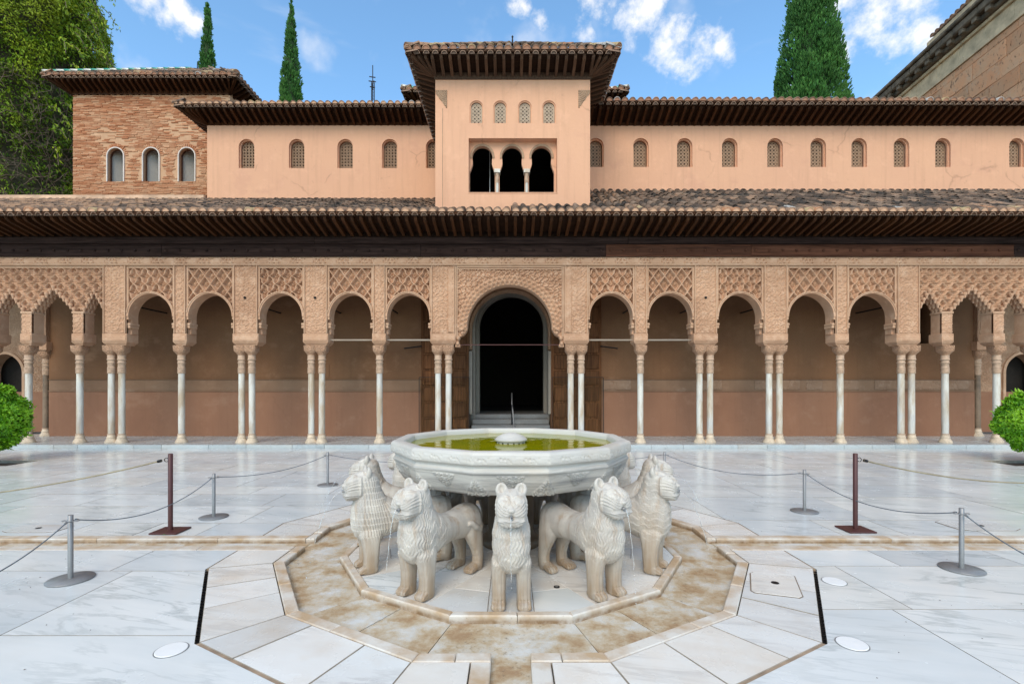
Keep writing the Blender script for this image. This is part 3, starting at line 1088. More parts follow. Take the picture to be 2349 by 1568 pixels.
def build_water():
    n = 120
    V = []
    x = np.linspace(-1.10, 1.10, n)
    X, Y = np.meshgrid(x, x)
    d = np.hypot(X, Y)
    Z = 1.03 + .0016 * np.sin(d * 62) * np.exp(-np.clip(d - .15, 0, 9) * 5.5) + 0.0005 * np.sin(X * 21 + 1.7 * np.sin(Y * 13)) * np.cos(Y * 17)
    ap = np.max([X * math.cos(R(30 * k)) + Y * math.sin(R(30 * k)) for k in range(12)], axis=0)
    I = (np.arange(n - 1)[:, None] * n + np.arange(n - 1)[None, :])
    keep = np.maximum.reduce([ap[:-1, :-1], ap[1:, :-1], ap[:-1, 1:], ap[1:, 1:]]) < 1.07
    I = I[keep]
    w = np_obj('water', np.stack([X + C0.x, Y + C0.y, Z], -1).reshape(-1, 3), np.stack([I, I + 1, I + n + 1, I + n], -1), M['water'])
    tag(w, 'still olive green water in the marble basin', None, None, 'structure')


build_water()


# ------------------------------------------------------------------ lions
def loft(mb, secs, axis, n=24, e=2.3):
    """secs: (pos along axis, centre of other coordinate, half width y, half size other[, y centre]) ; axis 'x' sections are yz, axis 'z' sections are xy"""
    v = []; f = []
    for sc in secs:
        p, c, hw, hh = sc[:4]; yc = sc[4] if len(sc) > 4 else 0
        for i in range(n):
            t = 2 * math.pi * i / n
            ct, st = math.cos(t), math.sin(t)
            q = (abs(ct) ** e + abs(st) ** e) ** (-1 / e)
            a, b = hw * q * ct, hh * q * st
            v.append((p, yc + a, c + b) if axis == 'x' else (c + b, yc + a, p))
    m = len(secs)
    for k in range(m - 1):
        for i in range(n):
            j = (i + 1) % n
            f.append((k * n + i, k * n + j, (k + 1) * n + j, (k + 1) * n + i))
    f.append(tuple(range(n - 1, -1, -1))); f.append(tuple(range((m - 1) * n, m * n)))
    mb.add(v, f)


def ellipsoid(mb, c, r, rot=None, n=14):
    v = []; f = []
    c = Vector(c)
    for k in range(n + 1):
        ph = math.pi * k / n
        for i in range(n):
            t = 2 * math.pi * i / n
            p = Vector((r[0] * math.sin(ph) * math.cos(t), r[1] * math.sin(ph) * math.sin(t), r[2] * math.cos(ph)))
            if rot is not None: p = rot @ p
            v.append(c + p)
    for k in range(n):
        for i in range(n):
            j = (i + 1) % n
            f.append((k * n + i, (k + 1) * n + i, (k + 1) * n + j, k * n + j))
    mb.add(v, f)


def lion_base():
    mb = MB()
    loft(mb, [(-.425, .44, .05, .07), (-.395, .435, .112, .128), (-.34, .43, .136, .15), (-.26, .43, .138, .148), (-.15, .43, .126, .128), (0, .437, .122, .116), (.12, .443, .128, .145),
              (.24, .455, .136, .195), (.34, .458, .138, .214), (.42, .455, .128, .197), (.465, .452, .103, .15), (.492, .452, .06, .085), (.500, .452, .02, .03)], 'x', 28, 2.2)
    # neck and mane
    loft(mb, [(.44, .29, .135, .20), (.54, .325, .137, .175), (.62, .335, .120, .138), (.69, .352, .108, .114), (.75, .368, .110, .108), (.81, .372, .104, .098), (.85, .375, .09, .075), (.862, .375, .04, .03)], 'z', 28, 2.4)
    # head: broad, blunt muzzle
    loft(mb, [(.31, .755, .07, .08), (.35, .754, .102, .112), (.41, .751, .106, .119), (.45, .742, .106, .113), (.49, .729, .105, .102), (.525, .714, .101, .088), (.548, .702, .090, .070), (.560, .696, .065, .046), (.564, .694, .04, .03)], 'x', 28, 2.9)
    ellipsoid(mb, (.556, 0, .752), (.022, .027, .017))          # nose
    loft(mb, [(.42, .850, .028, .02), (.48, .812, .024, .03), (.556, .752, .02, .02)], 'x', 12, 2)   # bridge of the nose
    for s in (-1, 1):
        rot = Matrix.Rotation(s * R(-8), 3, 'X')
        ellipsoid(mb, (.368, s * .070, .853), (.032, .047, .058), rot)      # ear
        # front leg
        loft(mb, [(.0, .365, .053, .068, s * .092), (.03, .355, .053, .066, s * .092), (.10, .347, .052, .064, s * .092), (.18, .345, .054, .068, s * .092), (.25, .347, .057, .080, s * .09), (.33, .35, .060, .10, s * .083), (.40, .34, .05, .08, s * .072)], 'z', 18, 2.8)
        loft(mb, [(.30, .03, .045, .03, s * .094), (.36, .038, .052, .038, s * .094), (.41, .030, .058, .030, s * .095), (.44, .022, .055, .022, s * .095), (.452, .018, .035, .016, s * .095)], 'x', 16, 2.6)
        # hind leg: thigh, hock behind, shank
        loft(mb, [(.0, -.335, .047, .05, s * .095), (.05, -.345, .046, .052, s * .095), (.12, -.350, .046, .056, s * .095), (.18, -.338, .048, .066, s * .094), (.25, -.315, .054, .088, s * .09), (.33, -.295, .060, .115, s * .085),
                  (.42, -.285, .062, .125, s * .078), (.50, -.285, .055, .10, s * .07), (.54, -.285, .03, .06, s * .06)], 'z', 20, 2.4)
        loft(mb, [(-.385, .025, .035, .024, s * .096), (-.35, .035, .048, .036, s * .096), (-.29, .034, .052, .034, s * .096), (-.22, .026, .057, .026, s * .097), (-.19, .019, .05, .019, s * .097), (-.182, .016, .03, .014, s * .097)], 'x', 16, 2.6)
    # tail curled up the flank
    mb.tube([(-.40, .0, .50), (-.425, .04, .44), (-.40, .10, .38), (-.33, .135, .36), (-.25, .142, .40), (-.20, .136, .44), (-.16, .128, .445)], [.022, .022, .022, .024, .028, .026, .018], 10)
    me = mb.mesh('lion_raw')
    o = link('lion_raw', me)
    md = o.modifiers.new('r', 'REMESH'); md.mode = 'VOXEL'; md.voxel_size = .0052; md.adaptivity = 0
    sm = o.modifiers.new('s', 'SMOOTH'); sm.factor = .5; sm.iterations = 4
    dg = bpy.context.evaluated_depsgraph_get()
    out = bpy.data.meshes.new_from_object(o.evaluated_get(dg))
    bpy.data.objects.remove(o); bpy.data.meshes.remove(me)
    return out


def carve_lion(src, variant):
    me = src.copy(); me.name = 'lion_statue'
    n = len(me.vertices)
    co = np.empty(n * 3, np.float32); me.vertices.foreach_get('co', co); co = co.reshape(-1, 3).astype(float)
    no = np.empty(n * 3, np.float32); me.vertices.foreach_get('normal', no); no = no.reshape(-1, 3).astype(float)
    x, y, z = co.T
    d = np.zeros(n)
    S = lambda a, b, v: np.clip((v - a) / (b - a), 0, 1)
    # mane: wavy locks hanging in tiers
    mane = S(.08, .2, x) * S(.26, .34, z) * (1 - S(.40, .44, x) * S(.635, .66, z)) * (1 - S(.80, .84, z))
    th = np.arctan2(y, (x - .30))
    if variant == 0:
        w = th * 24 + 1.3 * np.sin(z * 58 + th * 3)
        lock = np.abs(np.sin(w)) ** .7
        tier = ((z * 11 + .35 * np.sin(th * 7)) % 1.0)
    elif variant == 1:
        row = np.floor(z * 19)
        w = th * 20 + row * 1.57
        lock = np.abs(np.sin(w + 1.2 * ((z * 19) % 1)))
        tier = ((z * 19) % 1.0)
    else:
        u, v = th * 4.2, z * 17
        r_ = np.hypot((u + .5 * np.floor(v)) % 1 - .5, (v % 1) - .5)
        lock = np.abs(np.sin(r_ * 13 + np.arctan2((v % 1) - .5, (u + .5 * np.floor(v)) % 1 - .5)))
        tier = ((z * 17 + .2 * np.sin(th * 9)) % 1.0)
    d += mane * ((.0075, .0075, .0055)[variant] * lock + .0055 * tier - .006)
    # face seen from the front
    face = S(.42, .47, x) * S(.635, .66, z) * (1 - S(.86, .875, z))
    ay = np.abs(y)
    eye = np.exp(-(((ay - .052) / .026) ** 2 + ((z - .802) / .012) ** 2) ** 2)
    lid = np.exp(-((np.hypot((ay - .052) / 1.6, (z - .802)) - .0235) / .004) ** 2)
    brow = np.exp(-((z - .836 + 6 * (ay - .045) ** 2) / .005) ** 2) * (ay > .012) * (ay < .1)
    dist = np.hypot(ay * .95, z - .835)
    whisk = np.sin((dist - .085) * 2 * math.pi / .0175) * S(.024, .036, ay) * S(.650, .665, z) * (1 - S(.782, .79, z)) * (np.abs(z - .695) > .016)
    mouth = (np.abs(z - .695) < .0105) & (ay < .09)
    teeth = np.abs(np.sin(y * 200)) ** .5
    d += face * (.008 * eye + .008 * lid + .009 * brow + .0050 * whisk)
    d += face * np.where(mouth, -.011 + .007 * teeth, 0)
    d += face * .008 * np.exp(-((z - .676) / .005) ** 2) * (ay < .1)
    hole = np.exp(-(np.hypot(y, z - .707) / .017) ** 2) * S(.5, .53, x)
    d -= .02 * hole
    # outline curve that parts face from mane, on the cheek
    side = S(.085, .1, ay) * (1 - S(.455, .47, x)) * S(.41, .425, x) * S(.64, .66, z)
    d += .012 * side * np.exp(-((x - .437) / .009) ** 2)
    # ears hollowed to the front
    ear = np.exp(-((np.hypot((ay - .071) / .030, (z - .872) / .034)) ** 4)) * S(.1, .5, no[:, 0]) * S(.35, .375, x)
    d -= .026 * ear
    # toes
    for cx, cy in ((.42, .095), (-.215, .097)):
        foot = S(cx - .055, cx - .01, x) * (1 - S(cx + .06, cx + .07, x)) * (z < .07) * (no[:, 2] > -.4)
        d -= .009 * foot * np.abs(np.cos((ay - cy) / .112 * 4 * math.pi)) ** 6
    # fluting on the legs
    leg = (1 - S(.25, .30, z)) * S(.055, .08, z)
    d -= .004 * leg * np.abs(np.cos((ay - .094) * 105)) ** 8 * S(.5, .8, np.abs(no[:, 0]))
    co2 = co + no * d[:, None]
    co2[:, 2] = np.maximum(co2[:, 2], -.003)
    me.vertices.foreach_set('co', co2.astype(np.float32).ravel())
    me.polygons.foreach_set('use_smooth', np.ones(len(me.polygons), bool))
    me.update()
    me.materials.append(M['statue'])
    return me


raw = lion_base()
LION = [carve_lion(raw, i) for i in range(3)]
bpy.data.meshes.remove(raw)
spout_mesh = MB().lathe([(.010, 0), (.010, .045), (.0062, .045), (.0062, .02)], 12).mesh('spout'); spout_mesh.materials.append(M['steel'])
lab = ['white marble lion facing straight out towards the camera, in front of the basin',
       'white marble lion right of the middle one, head turned three-quarters, round chest of wavy locks',
       'white marble lion with curls on its chest, right end of the ring',
       'white marble lion facing right, hidden but for its head behind the curly chested lion',
       'white marble lion behind the right rim of the basin, only its face and bib showing',
       'white marble lion behind the basin on its right far side, standing in the shade underneath',
       'white marble lion at the very back of the basin, facing the dark doorway',
       'white marble lion behind the basin on its left far side, standing in the shade underneath',
       'white marble lion behind the left rim of the basin, only its neck and mane showing',
       'white marble lion facing left, its ears showing above the scaly chested lion',
       'white marble lion with a scaly chest, left end of the ring',
       'white marble lion left of the middle one, wavy mane, tail curled on its flank']
variant = [0, 0, 2, 1, 0, 1, 2, 0, 1, 2, 1, 0]
R0 = 1.1
for k in range(12):
    th = R(270 + 30 * k)
    o = link('lion_statue', LION[variant[k]])
    o.location = (C0.x + R0 * math.cos(th), C0.y + R0 * math.sin(th), 0)
    o.rotation_euler = (0, 0, th + R(rng.uniform(-1.5, 1.5)))
    s = 1 + rng.uniform(-.012, .012); o.scale = (s, s, s)
    tag(o, lab[k], 'lion statue', 'marble lions ringing the fountain')
    sp = link('spout', spout_mesh, o); sp.location = (.532, 0, .707); sp.rotation_euler = (0, R(90), 0)

jl = {0: 'thin water jet falling from the mouth of the lion facing the camera', 1: 'thin water jet falling from the lion right of the middle one',
      2: 'thin water jet arching from the curly chested lion at the right end', 3: 'thin water jet arching out from the lion behind the curly chested one',
      4: 'thin water jet falling from the lion behind the right rim', 9: 'thin water jet arching out from the lion behind the scaly chested one',
      10: 'thin water jet arching from the scaly chested lion at the left end', 11: 'thin water jet falling from the lion left of the middle one'}
for k, lb in jl.items():
    th = R(270 + 30 * k); n = Vector((math.cos(th), math.sin(th), 0))
    reach = {0: .10, 1: .12, 2: .30, 3: .42, 4: .2, 9: .42, 10: .30, 11: .14}[k]
    p0 = Vector((C0.x, C0.y, 0)) + n * (R0 + .575) + Vector((0, 0, .707))
    pts = []; rad = []
    for i in range(19):
        t = i / 18 * .74
        wob = .003 * math.sin(i * 1.9 + k) * i / 18
        pts.append(p0 + n * (reach * t) + Vector((wob, -wob, -.755 * t * t)))
        rad.append(.003 * (1 - .45 * t) * (1 + .25 * math.sin(i * 2.3)))
    mb = MB(); mb.tube(pts, rad, 7)
    for i in range(9):
        t = .76 + .24 * (i + rng.random()) / 9
        p = p0 + n * (reach * t + rng.uniform(-.008, .008)) + Vector((rng.uniform(-.01, .01), rng.uniform(-.01, .01), -.755 * t * t))
        ellipsoid(mb, p, [rng.uniform(.0022, .0046)] * 3, None, 6)
    tag(mb.obj('water_jet', M['jet']), lb, 'water jet', 'water jets of the fountain')

# ================================================================== ARCADE
YF, YB, YC = 12.95, 13.30, 13.13
ZI0, ZI1 = 2.805, 3.04
arcade = thing('arcade', 'long arcade of slim marble columns and carved stucco arches across the courtyard', 'arcade')


def relief(name, x0, x1, z0, z1, y, h, mat, parent, res=.0135, keep=None, back=.05):
    nx = max(2, int(round((x1 - x0) / res)) + 1); nz = max(2, int(round((z1 - z0) / res)) + 1)
    X, Z = np.meshgrid(np.linspace(x0, x1, nx), np.linspace(z0, z1, nz), indexing='ij')
    Hh = h(X, Z)
    Yv = y - Hh
    V = np.stack([X, Yv, Z], -1).reshape(-1, 3)
    I = np.arange(nx - 1)[:, None] * nz + np.arange(nz - 1)[None, :]
    cx = (X[:-1, :-1] + X[1:, 1:]) / 2; cz = (Z[:-1, :-1] + Z[1:, 1:]) / 2
    k = np.ones(I.shape, bool) if keep is None else keep(cx, cz)
    I = I[k]
    F = np.stack([I, I + nz, I + nz + 1, I + 1], -1)
    # skirt back into the wall along the rectangle
    ring = np.concatenate([np.arange(nx) * nz, (nx - 1) * nz + np.arange(1, nz), np.arange(nx - 2, -1, -1) * nz + nz - 1, np.arange(nz - 2, 0, -1)])
    base = len(V)
    B = V[ring].copy(); B[:, 1] = y + back
    V = np.concatenate([V, B])
    m = len(ring)
    i = np.arange(m); j = (i + 1) % m
    S = np.stack([ring[i], base + i, base + j, ring[j]], -1)
    if keep is not None:
        mid = (V[ring[i]] + V[ring[j]]) / 2
        S = S[keep(np.clip(mid[:, 0], x0 + .01, x1 - .01), np.clip(mid[:, 2], z0 + .01, z1 - .01))]
    return np_obj(name, V, np.concatenate([F, S]), mat, parent, True)


def lattice_h(kind, x0, z0):
    px, pz = .305, .425

    def f(X, Z):
        u = (X - x0) / px; v = (Z - z0) / pz
        if kind == 'ogee':
            a = u + v + .07 * np.sin(4 * np.pi * v); b = u - v - .07 * np.sin(4 * np.pi * v)
        elif kind == 'lobe':
            a = u + v + .09 * np.sin(4 * np.pi * v + .6); b = u - v - .09 * np.sin(4 * np.pi * v - .6)
        else:
            a, b = u + v, u - v
        da = np.abs((a + .5) % 1 - .5); db = np.abs((b + .5) % 1 - .5)
        d = np.minimum(da, db)
        rib = np.clip((.105 - d) / .045, 0, 1)
        groove = np.clip(1 - np.abs(d) / .02, 0, 1)
        p = (a % 1) - .5; q_ = (b % 1) - .5
        s = p + q_; t = p - q_                      # s across, t up
        bulb = np.exp(-((s / .17) ** 2 + ((t + .12) / .2) ** 2) ** 2)
        lobes = np.exp(-(((np.abs(s) - .24) / .11) ** 2 + ((t - .1) / .13) ** 2) ** 2)
        tip = np.exp(-((s / .10) ** 2 + ((t - .36) / .15) ** 2) ** 2)
        leaf = np.maximum.reduce([bulb, .9 * lobes, .8 * tip])
        if kind == 'diamond':
            leaf = np.maximum(.85 * np.abs(np.cos(3 * np.arctan2(s, t + 1e-6))) * np.exp(-(np.hypot(s, t) / .34) ** 4), np.exp(-(np.hypot(s, t) / .08) ** 2))
        return np.maximum(.120 * rib - .012 * groove, .080 * leaf) + .004 * np.sin(X * 90) * np.sin(Z * 97)
    return f


def trefoil_h(x0, z0):
    px, pz = .322, .222

    def f(X, Z):
        row = np.floor((Z - z0) / pz)
        u = ((X - x0) / px + .5 * (row % 2)) % 1 - .5
        v = ((Z - z0) / pz) % 1 - .5
        a, b = u * px, v * pz
        d = np.minimum.reduce([np.hypot(a, b - .045) - .042, np.hypot(np.abs(a) - .042, b + .012) - .046, np.hypot(a, (b + .055)) - .045])
        rim = np.exp(-((d - .012) / .015) ** 2)
        inside = d < .004
        leaf = np.exp(-((np.hypot(a / 1.0, b + .03) / .035) ** 4)) * .6 + .5 * np.exp(-((np.hypot(np.abs(a) - .04, b - .0) / .018) ** 2))
        tri = np.clip(.9 * np.abs(np.sin(a * 70 + b * 30)) * np.abs(np.cos(b * 60)), 0, 1)
        return .125 * rim + np.where(inside, .06 * leaf, .085 * (1 - rim) * (.35 + .65 * tri))
    return f


def arch_path(xl, xr, zb, zs, ap, n=28, pt=.02):
    c, r = (xl + xr) / 2, (xr - xl) / 2
    out = [(xl, zb)]
    for i in range(n + 1):
        t = math.pi * (1 - i / n)
        out.append((c + r * math.cos(t), zs + (ap - zs - pt) * math.sin(t) + pt * math.sin(t) ** 9))
    out.append((xr, zb))
    return out


def ring_strip(mb, path, off, y0, y1, mat=0):
    """solid band of width off outside a path"""
    pts = [Vector((p[0], p[1])) for p in path]
    n = len(pts)
    o = []
    for i in range(n):
        t = (pts[min(i + 1, n - 1)] - pts[max(i - 1, 0)]).normalized()
        o.append(pts[i] + Vector((-t.y, t.x)) * off)
    v = []
    for a, b in zip(pts, o):
        v += [(a.x, y0, a.y), (b.x, y0, b.y), (b.x, y1, b.y), (a.x, y1, a.y)]
    f = []
    for i in range(n - 1):
        for q in range(4):
            f.append((i * 4 + q, i * 4 + (q + 1) % 4, i * 4 + 4 + (q + 1) % 4, i * 4 + 4 + q))
    f.append((0, 3, 2, 1)); f.append((n * 4 - 4, n * 4 - 3, n * 4 - 2, n * 4 - 1))
    mb.add(v, f, mat)


# --- columns: one of each, then copies
def make_column():
    r = .080
    me = MB().lathe([(r * .98, .345), (r, .42), (r * 1.01, 1.0), (r * .985, 1.80), (r * .97, 1.975)], 22).mesh('column'); me.materials.append(M['column'])
    c = link('column', me, arcade)
    MB().lathe([(.155, .10), (.155, .115), (.148, .14), (.12, .19), (.102, .225), (.107, .235), (.107, .26), (.094, .27), (.09, .345)], 22).obj('base', M['column_base'], c)
    MB().lathe([(.091, .315), (.096, .322), (.096, .338), (.091, .345)], 22).obj('ring', M['column_top'], c)
    pr = [(.087, 1.975)]
    for i in range(5):
        z = 1.985 + i * .034
        pr += [(.094, z), (.101, z + .009), (.094, z + .018), (.089, z + .026)]
    pr += [(.087, 2.17), (.088, 2.25), (.101, 2.258), (.101, 2.275), (.088, 2.285), (.088, 2.335), (.106, 2.345), (.106, 2.365), (.094, 2.375), (.095, 2.49)]
    MB().lathe(pr, 22).obj('neck', M['column_top'], c)
    MB().lathe([(.095, 2.47), (.112, 2.50), (.142, 2.545), (.158, 2.58), (.156, 2.60), (.160, 2.73)], 32, sq=[2, 2, 2.6, 4.5, 6, 8]).obj('capital', M['stucco_carved'], c)
    return c


col0 = make_column()
piers = [(-13.96, .28, 1), (-12.99, .27, 1), (-11.61, .28, 1), (-10.62, .62, 2), (-8.87, .33, 1), (-7.11, .656, 2), (-5.235, .635, 2), (-3.535, .33, 1), (-1.82, .64, 2),
         (1.75, .64, 2), (3.485, .33, 1), (5.22, .61, 2), (7.09, .63, 2), (8.87, .33, 1), (10.65, .60, 2), (11.70, .28, 1), (13.08, .27, 1), (14.0, .28, 1)]
first = True
for px, w, nc in piers:
    corner = abs(px) > 11
    for s in ((-.142, .142) if nc == 2 else (0,)):
        c = col0 if first else copy_tree(col0, arcade)
        first = False
        c.location = (px * YC / (YF + .06) + s, YC, 0)
        c.rotation_euler = (0, R(rng.uniform(-.25, .25)), R(rng.choice([0, 90, 180, 270])))
    w2 = w / 2
    d = .02
    imp = MB()
    for (o, za, zb) in ((-.035, 2.73, 2.755), (-.015, 2.757, 2.778), (.005, 2.78, ZI0)):
        imp.cbox(px - w2 - o, px + w2 + o, YF - .0 - o, YB + o + .03, za, zb, .006)
    imp.cbox(px - w2 - d, px + w2 + d, YF - d, YB + .05, ZI0 + .002, ZI1, .008)
    im = imp.obj('impost', M['stucco'], arcade)
    relief('inscription', px - w2 + .0, px + w2 - .0, ZI0 + .035, ZI1 - .035, YF - d - .001, lambda X, Z: .014 * np.maximum(script_h(X, Z, .2, ZI0 + .05, .13, .05), np.clip(1 - np.minimum(Z - ZI0 - .035, ZI1 - .035 - Z) / .012, 0, 1)), M['stucco'], im, .011)
    ztop = 3.64 if corner else 4.865
    pil = MB().box(px - w2, px + w2, YF + .012, YB, ZI1, ztop - .001).obj('pilaster', M['stucco'], arcade)
    if not corner:
        dbl = nc == 2
        def ph(X, Z, px=px, w2=w2, dbl=dbl):
            e = np.minimum(X - (px - w2), px + w2 - X)
            fr = np.clip(1 - np.abs(e - .03) / .012, 0, 1)
            a = arabesque(X, Z, 23 if dbl else 19)
            if dbl:
                seg = (Z - ZI1) % .46
                band = np.clip(1 - np.abs(seg - .0) / .014, 0, 1)
                med = np.clip(1 - np.abs(np.hypot((X - px) / .8, seg - .23) - .15) / .02, 0, 1)
                a = np.maximum.reduce([a * .75, band, med])
            else:
                med = np.clip(1 - np.abs(np.abs(X - px) - .06 - .045 * np.cos((Z - ZI1) * 21)) / .016, 0, 1)
                a = np.maximum(a * .8, med)
            return np.where(e < .045, .03 * fr, .036 * a)
        relief('carved_panel', px - w2, px + w2, ZI1 + .01, ztop - .004, YF + .010, ph, M['stucco'], pil, .0135)
        for s in (-1, 1):
            MB().box(px + s * (w2 - .022) - .011, px + s * (w2 - .022) + .011, YF - .034, YF + .01, ZI1 + .004, ztop - .006).obj('edge_moulding', M['stucco_plain'], pil)
    else:
        relief('carved_panel', px - w2, px + w2, ZI1 + .01, ztop - .03, YF + .010, lambda X, Z, px=px: .02 * np.maximum(arabesque(X, Z, 24), np.clip(1 - np.abs(np.abs(X - px) - .115) / .012, 0, 1)), M['stucco'], pil, .0125)
        MB().cbox(px - w2 - .025, px + w2 + .025, YF - .02, YB + .02, 3.575, 3.635, .012).obj('edge_moulding', M['stucco_plain'], pil)

# --- regular bays
kinds = {4: 'ogee', 5: 'diamond', 6: 'lobe', 7: 'diamond', 8: 'ogee', 10: 'ogee', 11: 'diamond', 12: 'lobe', 13: 'diamond', 14: 'ogee'}
for i in range(1, len(piers)):
    (xa, wa, _), (xb, wb, _) = piers[i - 1], piers[i]
    if i not in kinds: continue
    xl, xr = xa + wa / 2, xb - wb / 2
    path = arch_path(xl + .05, xr - .05, ZI1, 3.50, 4.12)
    outer = [(xl, ZI1)] + path + [(xr, ZI1), (xr, 4.863), (xl, 4.863)]
    sp = MB().plate(outer, [], YF + .131, YB).obj('spandrel', M['stucco'], arcade)
    px_ = np.array([p[0] for p in path[1:-1]]); pz_ = np.array([p[1] for p in path[1:-1]])
    cxx = (xl + xr) / 2

    def keep(X, Z, px_=px_, pz_=pz_, cxx=cxx):
        # outside the arch curve enlarged by the archivolt
        sc = 1.09
        zz = np.interp((X - cxx) / sc + cxx, px_, pz_, left=0, right=0)
        return (Z > 3.50) & (Z > 3.5 + (zz - 3.5) * 1.07)
    relief('lattice_panel', xl + .045, xr - .045, 3.50, 4.80, YF + .130, lattice_h(kinds[i], cxx + (.0 if i % 2 else .15), 4.80), M['stucco'], sp, .0125, keep)
    fr = MB()
    fr.box(xl + .002, xl + .046, YF + .012, YF + .14, 3.42, 4.862); fr.box(xr - .046, xr - .002, YF + .012, YF + .14, 3.42, 4.862)
    fr.box(xl + .047, xr - .047, YF + .013, YF + .14, 4.80, 4.862)
    fr.obj('panel_frame', M['stucco_plain'], sp)
    av = MB(); ring_strip(av, path[1:-1], .055, YF - .005, YF + .14)
    av.obj('archivolt', M['stucco'], sp)
    cord = MB()
    cc = [Vector((p[0] + (p[0] - cxx) * .07, YF - .006, p[1] + .04)) for p in path[2:-2]]
    tw = []
    for a, b in zip(cc[:-1], cc[1:]):
        for u in (0, .5): tw.append(a.lerp(b, u))
    cord.tube(tw, [.017 + .006 * (q % 2) for q in range(len(tw))], 6)
    cord.obj('rope_moulding', M['stucco_plain'], sp)
    for (x0, x1) in ((xl - .0, xl + .085), (xr - .085, xr + .0)):
        lg = MB()
        lg.cbox(x0 + .001, x1 - .001, YF + .02, YB + .012, 3.265, 3.33, .012)
        lg.cbox(x0 + .002, x1 - .012 if x1 < cxx else x1 - .002, YF + .03, YB + .006, 3.19, 3.262, .01)
        lg.obj('arch_ledge', M['stucco_plain'], sp)

# --- the big middle arch
xl, xr = -1.50, 1.43
cx, cz, rad = -.035, 3.21, 1.14
low = [(1.463, 2.69), (1.35, 2.69), (1.33, 2.74), (1.37, 2.80), (1.375, 2.88), (1.33, 2.97), (1.245, 3.01), (1.20, 3.07), (1.17, 3.12)]
arc = [(cx - rad * math.cos(math.pi * i / 48), cz + rad * math.sin(math.pi * i / 48)) for i in range(49)]
path = [(cx - a, b) for a, b in low[1:]] + arc + [(cx + a, b) for a, b in reversed(low[1:])]
outer = [(xl, 2.69)] + path + [(xr, 2.69), (xr, 4.863), (xl, 4.863)]
sp = MB().plate(outer, [], YF + .06, YB).obj('spandrel', M['stucco'], arcade)


def mid_h(X, Z):
    r = np.hypot(X - cx, Z - cz)
    ros = np.minimum(np.hypot(X - cx + 1.17, Z - 4.52), np.hypot(X - cx - 1.17, Z - 4.52))
    rose = np.clip(1 - ros / .13, 0, 1)
    return .055 * arabesque(X, Z, 21) + .03 * rose * np.abs(np.cos(8 * np.arctan2(Z - 4.52, np.abs(X - cx) - 1.17)))


relief('carved_panel', xl + .07, xr - .07, 3.3, 4.76, YF + .055, mid_h, M['stucco'], sp, .0125, lambda X, Z: np.hypot(X - cx, Z - cz) > 1.41)
fr = MB()
for (x0, x1) in ((xl + .002, xl + .03), (xl + .042, xl + .07), (xr - .03, xr - .002), (xr - .07, xr - .042)):
    fr.box(x0, x1, YF - .01, YF + .058, 2.95, 4.862)
fr.box(xl + .072, xr - .072, YF - .008, YF + .058, 4.76, 4.79); fr.box(xl + .072, xr - .072, YF - .008, YF + .058, 4.81, 4.862)
fr.obj('panel_frame', M['stucco_plain'], sp)


def build_archivolt():
    nr, nt = 26, 190
    rr = np.linspace(1.138, 1.425, nr); tt = np.linspace(-.06, math.pi + .06, nt)
    Rr, Tt = np.meshgrid(rr, tt, indexing='ij')
    q = (Rr - 1.14) / .29
    h = np.zeros_like(Rr)
    for tier in range(3):
        n = 30
        ph = .5 * (tier % 2)
        u = ((Tt / math.pi * n + ph) % 1) - .5
        v = q * 3 - tier - .5
        cell = np.clip(1 - np.hypot(u * 1.9, v * 1.7), 0, 1)
        rim = np.exp(-((np.hypot(u * 1.9, (v - .08) * 1.9) - .85) / .22) ** 2)
        here = (v > -.55) & (v <= .55)
        h = np.where(here, np.maximum(h, .055 * rim + .0 - .03 * cell), h)
    Y = YF + .028 - h + .03 * (1 - q) - .03 * np.sin(q * math.pi)
    X = cx + Rr * np.cos(Tt); Z = cz + Rr * np.sin(Tt)
    V = np.stack([X, Y, Z], -1).reshape(-1, 3)
    I = np.arange(nr - 1)[:, None] * nt + np.arange(nt - 1)[None, :]; I = I.ravel()
    F = np.stack([I, I + nt, I + nt + 1, I + 1], -1)
    base = len(V)
    V2 = V.copy(); V2[:, 1] = YF + .09
    ed = np.concatenate([np.arange(nt - 1), (nr - 1) * nt + np.arange(nt - 1)])
    F2 = np.stack([ed, ed + 1, ed + 1 + base, ed + base], -1)
    np_obj('archivolt', np.concatenate([V, V2]), np.concatenate([F, F2]), M['stucco'], sp)


build_archivolt()
# corbels under its feet: three stepped lobes each
for s in (-1, 1):
    for i, (dx, dz, r) in enumerate(((1.40, 2.78, .05), (1.39, 2.93, .06), (1.27, 3.07, .05), (1.33, 3.16, .07))):
        mb = MB(); ellipsoid(mb, (cx + s * dx, YF + .06, dz), (r * 1.0, .07, r * 1.15), None, 10)
        mb.sm = [True] * len(mb.f)
        mb.obj('corbel_lobe', M['stucco'], sp)
for s in (-1, 1):          # upright inscription strips beside it
    x0 = xl - .215 if s < 0 else xr + .0
    relief('inscription', x0 + .03, x0 + .19, 3.08, 4.78, YF - .014, lambda X, Z, x0=x0: .018 * np.maximum(script_h(Z, X, .32, x0 + .045, .13, .05), np.clip(1 - np.minimum(X - x0 - .03, x0 + .19 - X) / .014, 0, 1)), M['stucco'], arcade, .012, None, .03)
    MB().tube([(cx - 1.5, YC, 2.755), (cx + 1.5, YC, 2.755)], .013, 8).obj('tie_rod', M['maroon'], arcade) if s > 0 else None

